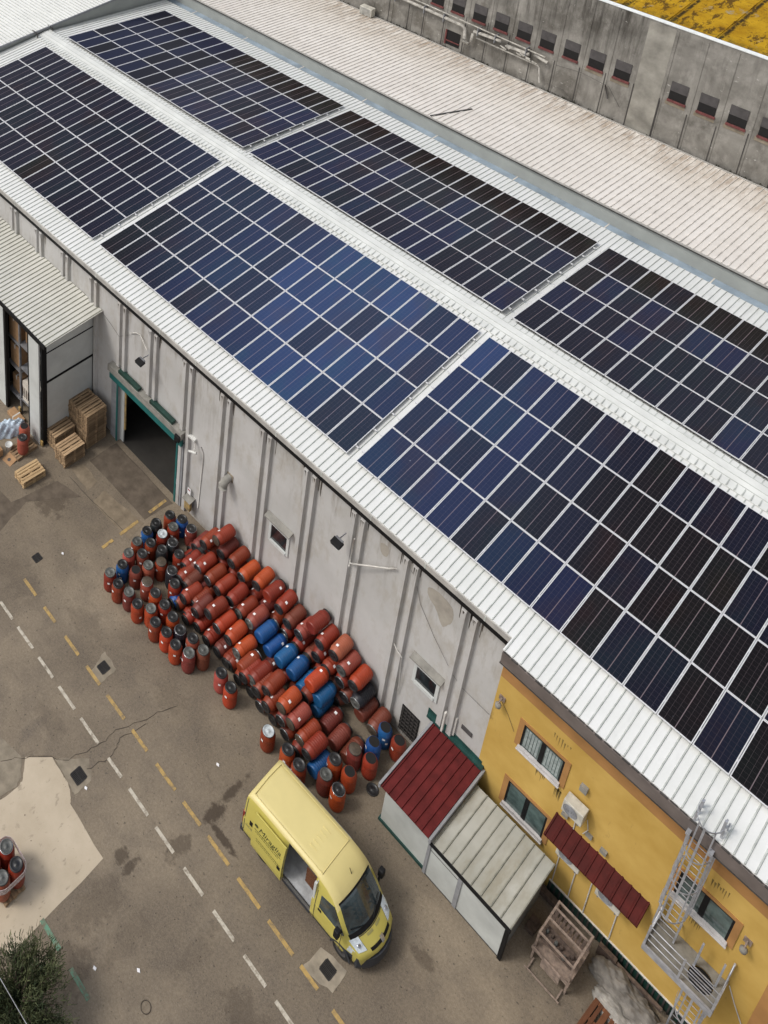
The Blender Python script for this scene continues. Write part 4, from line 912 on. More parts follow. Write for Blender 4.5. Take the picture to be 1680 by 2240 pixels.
# ================================================================== SHEDS
rs = thing('red_roof_shed', 'small pale shed with dark red ribbed roof against the grey wall', 'shed', (6.2, -12.8, 0))
b = MB(); b.box(5.35, 7.15, -14.25, -14.17, .001, 2.2); b.box(5.35, 5.43, -14.169, -11.37, .001, 2.2); b.box(7.07, 7.15, -14.169, -11.37, .001, 2.2); b.build('wall', M['shed_panel'], rs)
zs = lambda y: 2.32 + (y + 14.6) * .025
b = MB(); b.hexa([(5.28, -14.58, zs(-14.58)), (7.2, -14.58, zs(-14.58)), (7.2, -11.5, zs(-11.5)), (5.28, -11.5, zs(-11.5))], [(5.28, -14.58, zs(-14.58) + .04), (7.2, -14.58, zs(-14.58) + .04), (7.2, -11.5, zs(-11.5) + .04), (5.28, -11.5, zs(-11.5) + .04)])
for k in range(8):
    x = 5.31 + k * .262
    b.hexa([(x, -14.6, zs(-14.6) + .038), (x + .05, -14.6, zs(-14.6) + .038), (x + .05, -11.5, zs(-11.5) + .038), (x, -11.5, zs(-11.5) + .038)], [(x + .012, -14.6, zs(-14.6) + .085), (x + .038, -14.6, zs(-14.6) + .085), (x + .038, -11.5, zs(-11.5) + .085), (x + .012, -11.5, zs(-11.5) + .085)])
b.build('roof_sheet', M['red_tin'], rs)
b = MB(); b.hexa([(5.2, -14.6, 2.2), (5.277, -14.6, 2.2), (5.277, -11.4, 2.3), (5.2, -11.4, 2.3)], [(5.2, -14.6, 2.42), (5.277, -14.6, 2.42), (5.277, -11.4, 2.48), (5.2, -11.4, 2.48)])
b.hexa([(7.203, -14.6, 2.2), (7.28, -14.6, 2.2), (7.28, -11.4, 2.3), (7.203, -11.4, 2.3)], [(7.203, -14.6, 2.42), (7.28, -14.6, 2.42), (7.28, -11.4, 2.48), (7.203, -11.4, 2.48)]); b.parts('verge_trim', M['post_grey'], rs)
b = MB(); b.box(5.0, 7.2, -11.52, YW - .002, 2.45, 2.56); b.hexa([(4.95, YW - .02, 2.3), (7.1, YW - .02, 2.3), (7.1, YW - .004, 2.3), (4.95, YW - .004, 2.3)], [(4.95, YW - .02, 2.75), (7.1, YW - .02, 2.7), (7.1, YW - .004, 2.7), (4.95, YW - .004, 2.75)]); b.build('wall_flashing', M['green_trim'], rs)
b = MB(); b.box(5.29, 7.2, -14.30, -14.251, 0, .13); b.box(5.29, 5.349, -14.25, -11.37, 0, .13); b.build('base_trim', M['green_trim'], rs)
ws = thing('white_lean_to', 'low grey-white panel shed with weathered ribbed roof beside the red-roofed one', 'shed', (8.6, -13, 0))
b = MB(); b.box(7.16, 10.0, -14.32, -14.26, .02, 2.12); b.build('front_panel', M['shed_panel'], ws)
b = MB(); b.box(9.9, 9.97, -14.259, -11.9, .02, 2.1); b.build('side_panel', plain('shaded_grey_panel', (.20, .20, .19), .7, var=.3, scale=2, world=True), ws)  # darker copy of the panel grey, the side's shade put into colour
zs2 = lambda y: 2.16 + (y + 14.5) * .0
b = MB(); b.box(7.29, 10.12, -14.5, -11.85, 2.16, 2.20)
for k in range(9):
    x = 7.32 + k * .345; b.hexa([(x, -14.5, 2.199), (x + .05, -14.5, 2.199), (x + .05, -11.85, 2.199), (x, -11.85, 2.199)], [(x + .012, -14.5, 2.235), (x + .038, -14.5, 2.235), (x + .038, -11.85, 2.235), (x + .012, -11.85, 2.235)], 1)
b.build('roof_sheet', [M['shed_roof'], plain('dirty_rib', (.25, .25, .21), .7, var=.4, scale=4, world=True)], ws)
b = MB(); b.box(7.25, 10.14, -14.56, -14.501, 2.06, 2.19); b.build('eave_trim', M['black_paint'], ws)
b = MB(); b.box(7.14, 7.24, -14.36, -14.321, .02, 2.15); b.box(8.28, 8.42, -14.36, -14.321, .02, 2.1); b.parts('panel_joint', M['post_grey'], ws)
b = MB(); b.box(9.94, 10.06, -14.38, -14.26, 0, 2.15); b.build('corner_post', M['black_paint'], ws)
b = MB(); b.box(7.25, 8.27, -14.326, -14.3205, 1.42, 1.45); b.box(7.16, 10.0, -14.34, -14.3205, .0, .03); b.parts('seam', M['dark_trim'], ws)

sh = thing('storage_shelter', 'tall white panel shelter with ivory ribbed roof leaning on the warehouse at left', 'shelter', (-18, -13, 0))
zb = lambda y: 7.32 + (y + 11.36) * .055
b = MB(); b.hexa([(-30, -14.78, zb(-14.78) - .05), (-13.95, -14.78, zb(-14.78) - .05), (-13.95, -11.37, zb(-11.37) - .05), (-30, -11.37, zb(-11.37) - .05)], [(-30, -14.78, zb(-14.78)), (-13.95, -14.78, zb(-14.78)), (-13.95, -11.37, zb(-11.37)), (-30, -11.37, zb(-11.37))])
x = -29.9
while x < -14.0:
    b.hexa([(x, -14.8, zb(-14.8) - .002), (x + .05, -14.8, zb(-14.8) - .002), (x + .05, -11.38, zb(-11.38) - .002), (x, -11.38, zb(-11.38) - .002)], [(x + .012, -14.8, zb(-14.8) + .04), (x + .038, -14.8, zb(-14.8) + .04), (x + .038, -11.38, zb(-11.38) + .04), (x + .012, -11.38, zb(-11.38) + .04)], 1); x += .26
b.build('roof_sheet', [M['shelter_roof'], plain('ivory_rib', (.33, .33, .27), .7, var=.3, scale=3, world=True)], sh)
b = MB(); b.box(-30, -14.0, -14.86, -14.79, 6.9, 7.12); b.build('gutter', M['black_paint'], sh)
b = MB(); b.box(-14.68, -14.6, -14.3, -11.38, .02, 6.95); b.build('side_panel', M['white_panel'], sh)
b = MB(); b.box(-14.599, -14.585, -14.3, -11.4, 5.86, 5.93); b.box(-14.599, -14.58, -14.3, -11.4, 3.98, 4.12); b.box(-14.599, -14.58, -11.48, -11.38, .02, 3.979); b.box(-14.599, -14.585, -11.44, -11.38, 4.121, 6.9); b.parts('panel_seam', M['black_paint'], sh)
b = MB(); b.box(-14.72, -14.58, -14.58, -14.301, 0, 7.0); b.build('corner_post', M['black_paint'], sh)
b = MB(); b.box(-15.55, -14.73, -14.68, -14.6, .02, 6.9); b.build('front_panel', M['white_panel'], sh); b = MB(); b.box(-30, -17.75, -14.68, -14.6, .02, 6.9); b.build('front_panel', M['white_panel'], sh)
b = MB(); b.box(-17.74, -17.60, -14.66, -14.5, 0, 6.95); b.box(-15.68, -15.56, -14.66, -14.52, 0, 6.95); b.parts('door_post', M['black_paint'], sh)
b = MB(); b.box(-14.74, -14.56, -14.66, -14.59, .02, .32); b.build('bumper_guard', M['yellow_paint'], sh)
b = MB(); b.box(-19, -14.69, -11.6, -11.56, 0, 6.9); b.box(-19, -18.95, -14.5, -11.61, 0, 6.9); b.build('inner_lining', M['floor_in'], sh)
rk = thing('shelf_rack', 'tall grey steel shelf rack filled with cartons inside the white shelter', 'shelf rack', (-16.8, -13.9, 0))
for x in (-18.1, -16.93, -15.5):
    for y in (-14.25, -13.2):
        b = MB(); b.box(x - .05, x + .05, y - .05, y + .05, 0, 6.5); b.build('upright', M['rack'], rk)
for xa, xb, zz in ((-18.04, -16.99, (.85, 2.75, 4.5)), (-16.87, -15.56, (1.05, 3.2, 4.7))):
    for z in zz:
        b = MB(); b.box(xa, xb, -14.29, -13.16, z - .08, z); b.build('shelf', M['rack'], rk)
b = MB(); b.box(-17.0, -16.86, -14.42, -14.32, 0, .42); b.build('upright_guard', M['yellow_paint'], rk)
def carton(x0, x1, y0, y1, z0, z1, label, m='cardboard', cat='carton'):
    t = thing('carton', label, cat, ((x0 + x1) / 2, (y0 + y1) / 2, z0), 'cartons in the shelter')
    b = MB(); b.box(x0, x1, y0, y1, z0, z1); b.build('box_body', M[m], t, bevel=.02)
    b = MB(); xm = (x0 + x1) / 2; b.box(xm - .04, xm + .04, y0 - .004, y1 + .004, z1 + .001, z1 + .006); b.box(xm - .04, xm + .04, y0 - .006, y0 - .001, z1 - .25, z1); b.parts('tape', M['cable'], t)
carton(-17.95, -17.1, -14.2, -13.3, 4.5, 5.9, 'tall brown carton on the top left shelf of the rack')
carton(-17.95, -17.15, -14.15, -13.3, 2.75, 4.0, 'brown carton on the middle left shelf of the rack')
carton(-17.9, -17.2, -14.1, -13.3, .85, 1.9, 'brown carton on the bottom left shelf of the rack')
carton(-16.8, -15.9, -14.0, -13.3, 4.7, 5.6, 'wide orange-brown carton on the top right shelf of the rack', 'cardboard')
carton(-16.05, -15.6, -14.25, -13.5, 3.2, 4.1, 'pale grey carton on the middle right shelf of the rack', 'cardboard_pale')
t = thing('bottle_crate', 'big crate of dark bottles wrapped in pale film on the lower right shelf', 'crate', (-16.2, -13.8, 1.05))
b = MB(); b.box(-16.75, -15.7, -14.22, -13.4, 1.19, 1.9); b.build('bottle_block', M['slats_brown'], t)
b = MB(); b.box(-16.78, -15.67, -14.25, -13.37, 1.901, 2.3); b.box(-16.78, -15.67, -14.25, -14.221, 1.05, 1.25); b.build('film_cover', M['cardboard_pale'], t)
b = MB()
for k in range(7): b.box(-16.72 + k * .15, -16.66 + k * .15, -14.245, -14.2205, 1.26, 1.89)
b.build('crate_slat', M['cardboard_pale'], t)
carton(-16.0, -15.65, -14.3, -13.6, .05, .6, 'small pale carton on the floor by the shelter panel', 'cardboard_pale')
carton(-17.3, -16.3, -14.9, -14.45, .0, .22, 'flat brown carton lying on the floor below the rack')

# ================================================================== PALLETS
def pallet_proto(m, name='wooden_pallet'):
    b = MB(); L_, Wd = 1.24, .80
    for k, (x, w) in enumerate(((-.335, .13), (-.19, .095), (0, .145), (.19, .095), (.335, .13))): b.box(x - w / 2, x + w / 2, -L_ / 2, L_ / 2, .115, .140)
    o = b.build(name, m)
    s_ = MB()
    for y in (-.57, 0, .57): s_.box(-.4, .4, y - .06, y + .06, .0935, .1145)
    for y in (-.57, 0, .57):
        for x in (-.345, 0, .345): s_.box(x - .05, x + .05, y - .06, y + .06, .0205, .093)
    s_.parts('block', m, o)
    s_ = MB()
    for x in (-.345, 0, .345): s_.box(x - .06, x + .06, -L_ / 2, L_ / 2, .0, .020)
    s_.parts('runner', m, o)
    return o
PW = pallet_proto(M['wood']); pw_used = [False]; prr2 = random.Random(12)
def stack(x, y, n, nm, m=None, rot=0, z0=0):
    for k in range(n):
        if not pw_used[0]: o = PW; pw_used[0] = True
        else: o = copy_tree(PW)
        o.location = (x + prr2.uniform(-.02, .02), y + prr2.uniform(-.025, .025), z0 + k * .1435); o.rotation_euler = (0, 0, rot + prr2.uniform(-.02, .02) + (math.pi if prr2.random() < .5 else 0))
        if m:
            for q in [o] + list(o.children):
                q.data = q.data.copy(); q.data.materials[0] = m
        fr = n - k
        tag(o, ('top wooden pallet of the %s' % nm) if fr == 1 else ('wooden pallet, %s from the top of the %s' % (ordinal(fr), nm)), 'pallet', 'wooden pallets beside the shelter')
stack(-14.30, -12.35, 14, 'tall stack by the shelter panel'); stack(-13.50, -12.37, 15, 'tall stack near the door')
stack(-14.32, -13.72, 7, 'low stack by the black corner post'); stack(-13.29, -13.9, 6, 'low stack in front')
stack(-13.57, -16.1, 3, 'small fresh stack alone on the asphalt', M['wood_new'], -.03)
PR = pallet_proto(M['wood_red']); PR.location = (12.75, -13.5, .02); PR.rotation_euler = (0, 0, -.06); tag(PR, 'brown painted pallet on the ground in front of the rolled canvas', 'pallet')
PB = copy_tree(PW); PB.location = (-15.05, -15.5, 0); PB.rotation_euler = (0, 0, .05); tag(PB, 'single dark pallet carrying two red drums by the shelter', 'pallet', 'wooden pallets beside the shelter')
PC = copy_tree(PW); PC.location = (-1.42, -25.75, .01); PC.rotation_euler = (0, 0, math.pi / 2); tag(PC, 'pallet under the film-wrapped drums on the pale concrete', 'pallet')
if 'group' in PC: del PC['group']
# ================================================================== DRUMS
STAND=[(-7.44,-12.64,'r','k'),(-6.95,-12.33,'b','k'),(-6.36,-12.35,'d','k'),(-7.54,-13.39,'k','k'),(-6.97,-13.52,'r','w'),(-6.92,-12.92,'r','g'),(-7.50,-13.97,'b','k'),(-7.39,-14.65,'r','g'),(-6.98,-14.23,'r','k'),(-6.39,-13.44,'k','k'),(-6.43,-14.02,'k','k'),(-7.21,-15.28,'s','g'),(-6.83,-14.83,'d','k'),(-5.82,-13.59,'r','k'),(-6.99,-15.85,'b','k'),(-6.04,-14.46,'r','n'),(-6.27,-15.00,'s','g'),(-6.45,-15.56,'d','O'),(-5.47,-14.35,'k','k'),(-7.03,-16.50,'r','g'),(-6.45,-16.55,'r','k'),(-5.76,-15.52,'s','n'),(-4.97,-14.65,'r','k'),(-5.89,-16.40,'d','g'),(-5.18,-15.56,'o','k'),(-5.30,-16.44,'o','k'),(-4.58,-15.59,'r','k'),(-4.81,-16.13,'o','g'),(-4.28,-16.38,'r','k'),(-4.00,-15.65,'o','k'),(-3.70,-16.29,'o','k'),(-3.43,-15.77,'k','k'),(-3.12,-16.31,'o','k'),(-2.87,-15.61,'s','k'),(-2.56,-16.13,'d','g'),(-2.28,-15.59,'d','g'),(-1.23,-15.63,'s','k'),(-0.63,-15.74,'o','k'),(1.30,-15.70,'r','w'),(2.15,-15.60,'o','k'),(2.73,-15.64,'r','k'),(3.42,-14.47,'o','k'),(3.52,-15.14,'d','g'),(4.10,-15.14,'o','k'),(3.99,-14.36,'o','O'),(3.66,-13.63,'d','n'),(4.20,-13.41,'r','O'),(3.94,-12.89,'b','O'),(3.91,-12.16,'b','O'),(4.49,-12.11,'r','O')]
VIS_n= [(-4.71, -12.0, 2.05, 'r'), (-4.48, -12.0, 1.43, 'd'), (-3.84, -12.0, 1.54, 'r'), (-3.18, -12.0, 1.46, 'o'), (-2.41, -12.0, 1.86, 'o'), (-1.79, -12.0, 1.84, 'r'), (-1.23, -12.0, 1.74, 'r'), (-0.71, -12.0, 1.48, 'd'), (-0.11, -12.0, 1.47, 's'), (0.4, -12.0, 2.54, 'r'), (0.88, -12.0, 2.22, 'r'), (1.51, -12.0, 2.34, 's'), (1.94, -12.0, 1.97, 's'), (2.5, -12.0, 1.8, 'o'), (2.75, -12.0, 1.16, 'k'), (2.98, -12.0, 0.64, 'd'), (3.55, -12.0, 0.62, 'd')]
VIS_m= [(-4.72, -13.05, 1.14, 'r'), (-4.12, -13.05, 1.09, 'r'), (-3.55, -13.05, 1.09, 'r'), (-2.88, -13.05, 1.24, 'r'), (-2.34, -13.05, 1.04, 'r'), (-1.75, -13.05, 1.19, 's'), (-1.2, -13.05, 1.03, 'b'), (-0.75, -13.05, 0.67, 'b'), (-0.1, -13.05, 0.94, 'b'), (0.47, -13.05, 0.9, 'b'), (0.97, -13.05, 0.61, 'b'), (1.38, -13.05, 1.41, 'o'), (1.76, -13.05, 0.97, 'b'), (1.74, -13.05, 0.4, 'b'), (2.31, -13.16, 0.3, 'd'), (2.88, -13.44, 0.34, 'd'), (3.46, -13.39, 0.3, 'd')]
VIS_f= [(-3.94, -14.1, 0.67, 'r'), (-3.02, -14.1, 1.25, 'r'), (-2.54, -14.1, 0.94, 'o'), (-1.96, -14.1, 0.93, 'o'), (-1.41, -14.1, 0.76, 'o'), (-0.84, -14.45, 0.9, 'r'), (-0.27, -14.45, 0.97, 'r'), (0.37, -14.45, 1.14, 'r'), (1.18, -14.45, 1.3, 'o'), (1.68, -14.45, 1.03, 's'), (2.18, -14.45, 0.74, 'r'), (2.7, -14.8, 0.98, 'r'), (3.04, -14.8, 0.51, 'b')]
SUP_n= [(-5.32, -12.0, 0.3), (-4.71, -12.0, 0.3), (-4.1, -12.0, 0.3), (-3.49, -12.0, 0.3), (-2.88, -12.0, 0.3), (-2.27, -12.0, 0.3), (-1.66, -12.0, 0.3), (-1.05, -12.0, 0.3), (-0.44, -12.0, 0.3), (0.17, -12.0, 0.3), (0.78, -12.0, 0.3), (1.39, -12.0, 0.3), (2.0, -12.0, 0.3), (-5.02, -12.0, 0.83), (-4.4, -12.0, 0.83), (-3.8, -12.0, 0.83), (-3.19, -12.0, 0.83), (-2.58, -12.0, 0.83), (-1.97, -12.0, 0.83), (-1.36, -12.0, 0.83), (-0.75, -12.0, 0.83), (-0.14, -12.0, 0.83), (0.47, -12.0, 0.83), (1.08, -12.0, 0.83), (1.69, -12.0, 0.83), (2.3, -12.0, 0.83), (0.78, -12.0, 1.36), (1.39, -12.0, 1.36), (2.0, -12.0, 1.36)] # 29
SUP_m= [(-4.72, -13.05, 0.3), (-4.11, -13.05, 0.3), (-3.5, -13.05, 0.3), (-2.89, -13.05, 0.3), (-2.28, -13.05, 0.3), (-1.67, -13.05, 0.3), (0.16, -13.05, 0.3)] # 7
SUP_f= [(-3.33, -14.1, 0.3), (-2.72, -14.1, 0.3), (-2.11, -14.1, 0.3), (-0.89, -14.5, 0.3), (-0.28, -14.5, 0.3), (0.33, -14.5, 0.3), (0.94, -14.5, 0.3), (1.55, -14.5, 0.3)] # 8

DC = {'r': (.225, .030, .012), 'o': (.36, .052, .014), 's': (.33, .075, .048), 'd': (.165, .036, .024), 'b': (.010, .085, .27), 'k': (.014, .016, .02)}
DN = {'r': 'red', 'o': 'orange-red', 's': 'faded salmon-red', 'd': 'dark brownish red', 'b': 'blue', 'k': 'black'}
LN = {'k': 'black lid', 'g': 'grey lid', 'n': 'muddy brown lid', 'w': 'frosted white lid', 'O': 'open mouth'}
LM = {'k': 'lid_black', 'g': 'lid_grey', 'n': 'lid_brown', 'w': 'lid_white', 'O': 'dark'}
def drum_body():
    b = MB(); R_ = .274
    p = [(.222, 0), (.247, .012), (.262, .05), (.267, .10)]
    for k in range(6):
        z = .13 + k * .09; p += [(R_ - .012, z), (R_ + .003, z + .020), (R_ + .003, z + .052), (R_ - .012, z + .072)]
    p += [(R_ - .002, .69), (R_ + .006, .71), (R_ + .006, .745), (R_ - .008, .77), (.255, .82), (.231, .875), (.205, .917), (.198, .925), (.198, .95)]
    b.lathe(p, 28)
    return b
DRB = drum_body().build('barrel', M['plastic'])
lidm = {}
def lid_mesh(kind):
    b = MB()
    if kind == 'O': b.lathe([(.19, .0), (.19, .004)], 24, c=(0, 0, .951))
    else: b.lathe([(.214, -.035), (.218, -.03), (.218, .018), (.207, .03), (.184, .03), (.174, .014), (.06, .012), (.055, .02), (.0, .02)] if kind != 'n' else [(.22, -.03), (.22, .016), (.205, .025), (.0, .028)], 24, c=(0, 0, .95), cap=False)
    return b.build('barrel_lid' if kind != 'O' else 'barrel_mouth', M[LM[kind]])
for k in LM: lidm[k] = lid_mesh(k)
b = MB()
def curved(a0, a1, z0, z1, r):
    n = 4; vs = []
    for k in range(n + 1):
        a = a0 + (a1 - a0) * k / n
        vs += [(r * math.cos(a), r * math.sin(a), z0), (r * math.cos(a), r * math.sin(a), z1)]
    return vs, [(2 * k, 2 * k + 2, 2 * k + 3, 2 * k + 1) for k in range(n)]
v_, f_ = curved(-.18, .18, .58, .68, .2805); b.add(v_, f_); STK = b.build('barrel_label', M['sticker'])
ring = MB(); ring.tube([(.222 * math.cos(a * .2618), .222 * math.sin(a * .2618), .95) for a in range(24)], .011, 6, closed=True); RING = ring.build('clamp_ring', M['lid_black'])
ring2 = MB(); ring2.tube([(.222 * math.cos(a * .2618), .222 * math.sin(a * .2618), .95) for a in range(24)], .011, 6, closed=True); RING2 = ring2.build('clamp_ring', M['chrome'])
drr = random.Random(99)
def make_drum(mtx, ck, lk, label, group, stickers=1, ringkind=None, aim=None):
    o = DRB.copy(); COL.objects.link(o); o.matrix_world = mtx
    c = DC[ck]; k = drr.uniform(.78, 1.15); h = drr.uniform(.8, 1.25)
    o.color = (c[0] * k, c[1] * k * h, c[2] * k, 1)
    tag(o, label, 'drum', group)
    l = lidm[lk].copy(); COL.objects.link(l); l.parent = o
    if lk != 'O':
        r = (RING if drr.random() < .8 else RING2).copy(); COL.objects.link(r); r.parent = l
    for s_ in range(stickers):
        q = STK.copy(); COL.objects.link(q); q.parent = o
        q.rotation_euler = (0, 0, (aim if aim is not None else -1.8) + drr.uniform(-.9, .9) + s_ * 1.3); q.location = (0, 0, drr.uniform(-.02, .05) if not s_ else -.2); q.scale = (1, 1, 1)
    return o
from collections import defaultdict
cnt = defaultdict(int); tot = defaultdict(int)
for x, y, c, l in STAND: tot[(c, l)] += 1
for x, y, c, l in sorted(STAND):
    cnt[(c, l)] += 1; n = cnt[(c, l)]
    look = '%s drum with %s standing upright' % (DN[c], LN[l]) if l != 'O' else 'lidless %s drum standing upright with a dark open mouth' % DN[c]
    lab = ('the only ' + look) if tot[(c, l)] == 1 else '%s, %s such from the left' % (look, ordinal(n))
    mt = Matrix.Translation((x, y, 0)) @ Matrix.Rotation(drr.uniform(-.02, .02), 4, 'X') @ Matrix.Rotation(drr.uniform(0, .3), 4, 'Z')
    make_drum(mt, c, l, lab, 'drums standing in the yard', stickers=0 if drr.random() < .25 else (2 if drr.random() < .2 else 1))
def lying(x, y, z, c, lab, grp, flip=False, stick=1, lk='k', yaw=None):
    a = drr.uniform(-.07, .03) if yaw is None else yaw
    tilt = math.pi / 2 + drr.uniform(-.03, .03)
    L_ = .485
    mt = Matrix.Translation((x, y, z)) @ Matrix.Rotation(a, 4, 'Z') @ Matrix.Rotation(tilt if not flip else -tilt, 4, 'X') @ Matrix.Translation((0, 0, -L_)) @ Matrix.Rotation(drr.uniform(0, .2), 4, 'Z')
    o = make_drum(mt, c, lk, lab, grp, stick, aim=(1.57 if not flip else -1.57))
    return o
for nm, V, rn in (('n', VIS_n, 'wall-side row'), ('m', VIS_m, 'middle row'), ('f', VIS_f, 'front row')):
    cn = defaultdict(int); tt = defaultdict(int)
    for v in V: tt[v[3]] += 1
    for x, y, z, c in sorted(V):
        cn[c] += 1
        lab = ('only %s drum lying on top of the %s of the stack' % (DN[c], rn)) if tt[c] == 1 else '%s drum lying atop the %s, %s of its colour from the left' % (DN[c], rn, ordinal(cn[c]))
        flip = c == 'b' or (nm == 'm' and c == 'o') or (nm == 'm' and c == 'd') or drr.random() < .12
        lying(x, y + drr.uniform(-.05, .05), z, c, lab, 'drums lying in the stack', flip, 1 if drr.random() < .6 else 0, lk=drr.choice('kkkkgn') if not flip else 'k')
SUP_n += [(-5.25, -12.2, 1.42), (-5.62, -12.25, .85), (-5.9, -12.3, .3), (-5.3, -12.1, .86)]
SUP_m += [(-5.32, -13.3, .30), (-5.0, -13.25, .83), (-5.28, -13.35, .86), (-4.35, -13.5, .5), (-.45, -13.2, .3), (.75, -13.2, .3), (1.3, -13.2, .31), (1.32, -13.2, .85)]
SUP_f += [(-4.55, -14.35, .3), (-4.3, -14.25, .8), (-3.93, -14.3, .3), (-1.5, -14.4, .3), (-.6, -14.55, .84), (.05, -14.55, .84), (.68, -14.6, .84), (1.3, -14.6, .84), (2.15, -14.6, .3)]
SUP_f = [(x, -14.4 if x < -1.2 and z < .4 else y, z) for x, y, z in SUP_f] + [(-3.85, -14.45, .3), (-1.62, -14.42, .3), (-4.95, -14.0, .3), (-5.05, -13.85, .82), (-3.6, -14.3, .83), (-4.65, -13.75, .83)]
SUP_n += [(-5.3, -12.75, .3), (-5.75, -12.9, .3)]
lying(-4.72, -14.55, .29, 'b', 'blue drum half hidden low at the left end of the front row', 'drums lying in the stack', False, 1)
lying(-5.35, -13.0, .80, 'k', 'black drum lying at the left end behind the standing black drums', 'drums lying in the stack', False, 0)
for V, rn in ((SUP_n, 'wall-side row'), (SUP_m, 'middle row'), (SUP_f, 'front row')):
    for x, y, z in V:
        lying(x + drr.uniform(-.03, .03), y + drr.uniform(-.12, .05) - .03, z, drr.choice('rrrd'), 'red drum buried low in the %s with little more than its lid showing' % rn, 'drums buried in the stack, %s' % rn, False, 1 if drr.random() < .5 else 0)
for (x, y, z, c, l, lab) in [(-15.35, -15.17, .145, 's', 'O', 'open faded red drum on the dark pallet, the one nearer the shelter'), (-14.85, -15.62, .145, 's', 'k', 'faded red drum on the dark pallet, nearer the fresh pallets'),
        (-1.73, -25.46, .155, 'r', 'g', 'film-wrapped red drum at the far left of its pallet'), (-1.12, -25.47, .155, 'r', 'k', 'film-wrapped red drum at the far right of its pallet'), (-1.72, -26.04, .155, 's', 'g', 'film-wrapped salmon drum at the near left of its pallet'), (-1.12, -26.05, .155, 's', 'g', 'film-wrapped salmon drum at the near right of its pallet')]:
    make_drum(Matrix.Translation((x, y, z)), c, l, lab, 'drums on pallets')
o = lidm['k'].copy(); o.name = 'drum_lid'; COL.objects.link(o); o.location = (4.62, -13.72, -.925); tag(o, 'loose black drum lid lying on the ground beside the red-roofed shed', 'drum lid')
for q in [DRB, STK, RING, RING2] + list(lidm.values()): bpy.data.objects.remove(q)
# film round the four drums
b = MB()
def rrect(x0, x1, y0, y1, r, n=6):
    out = []
    for cx, cy, a0 in ((x1 - r, y1 - r, 0), (x0 + r, y1 - r, 1.5708), (x0 + r, y0 + r, 3.1416), (x1 - r, y0 + r, 4.7124)):
        for k in range(n + 1): a = a0 + 1.5708 * k / n; out.append((cx + r * math.cos(a), cy + r * math.sin(a)))
    return out
wr = random.Random(6); pts = rrect(-2.04, -.81, -26.36, -25.15, .30)
for z0, z1, ex in ((.92, 1.06, .01), (.80, .90, .02)):
    n = len(pts); vs = []
    for x, y in pts:
        k = wr.uniform(-.012, .012); cx, cy = -1.42, -25.75
        for zz in (z0 + k, z1 + k): vs.append((cx + (x - cx) * (1 + ex), cy + (y - cy) * (1 + ex), zz))
        for zz in (z1 + k, z0 + k): vs.append((cx + (x - cx) * (1 + ex) * .985, cy + (y - cy) * (1 + ex) * .985, zz))
    fs = []
    for i in range(n):
        j = (i + 1) % n
        for a in range(4): c_ = (a + 1) % 4; fs.append((4 * i + a, 4 * j + a, 4 * j + c_, 4 * i + c_))
    b.add(vs, fs, 0)
fm = NT('stretch_film'); fm.p.inputs['Alpha'].default_value = .62
tag(b.build('stretch_film', fm.done(fm.mix(fm.ramp(fm.noise(14, 4, .6, True, (1, 1, 3)), .4, .65), (.45, .36, .36), (.85, .8, .8)), .25, 0, .5), loc=(-1.42, -25.75, .8)), 'shiny bands of clear film holding four drums together on a pallet', 'film wrap')

# ================================================================== VAN
van = thing('delivery_van', 'pale yellow high-roof delivery van with its side door slid open', 'van', (2.6, -17.53, 0))
van.rotation_euler = (0, 0, math.radians(2.0)); van['_o'] = (0, 0, 0)
VX = [0, .03, .12, .4, .95, 1.45, 1.80, 2.15, 2.55, 2.95, 3.08, 3.35, 3.62, 3.80, 3.95, 4.12, 4.3, 4.46, 4.58, 4.72, 4.86, 4.98, 5.08]
VZ = [2.22, 2.32, 2.38, 2.40, 2.41, 2.41, 2.41, 2.41, 2.41, 2.40, 2.39, 2.33, 2.21, 2.08, 1.93, 1.72, 1.50, 1.30, 1.19, 1.10, 1.01, .92, .80]
SF = [0, .10, .22, .34, .46, .58, .70, .82, .90, .955, 1.0]
def wid(z, x):
    if z < .6: w = .95 + .05 * (z - .3) / .3
    elif z < 1.15: w = 1.0
    elif z < 2.0: w = 1.0 - .09 * ((z - 1.15) / .85) ** 1.3
    else: w = .91 - .07 * (z - 2.0) / .4
    if x > 4.2: w *= 1 - .17 * ((x - 4.2) / .9) ** 2
    if x < .12: w *= 1 - .03 * (1 - x / .12)
    return w
def bow(x): return 0.0 if x < 3.3 else .30 * min(1, (x - 3.3) / 1.5) ** 1.2
def vpt(i, s_, side):
    x, zt = VX[i], VZ[i]; z = .32 + (zt - .32) * s_
    w = wid(z, x)
    if s_ > .955: w *= .955
    elif s_ > .9: w *= .985
    return Vector((x - bow(x) * (w / .95) ** 2 * 1.0, side * w, z))
b = MB(); ring_n = 2 * len(SF) + 5
rings = []
for i, x in enumerate(VX):
    L_ = [vpt(i, s_, -1) for s_ in SF]; Rr_ = [vpt(i, s_, 1) for s_ in reversed(SF)]
    top = []
    yw = abs(L_[-1].y)
    for f in (-.66, -.33, 0, .33, .66):
        yy = f * yw; top.append(Vector((x - bow(x) * (yy / .95) ** 2, yy, VZ[i] + .028 * (1 - (f) ** 2))))
    rings.append(L_ + top + Rr_)
vs = [p for rg in rings for p in rg]; N_ = ring_n; fs = []; mi = []
ns = len(SF)
def cell(i, k): return (i * N_ + k, (i + 1) * N_ + k, (i + 1) * N_ + k + 1, i * N_ + k + 1)
for i in range(len(VX) - 1):
    for k in range(N_ - 1):
        xm = (VX[i] + VX[i + 1]) / 2
        if k < ns - 1 and 1.80 <= xm <= 2.95 and 1 <= k <= 8: continue       # sliding-door opening on the right side
        fs.append(cell(i, k)); mi.append(1 if (ns - 2 <= k <= ns + 5 and xm < 4.0) else 0)
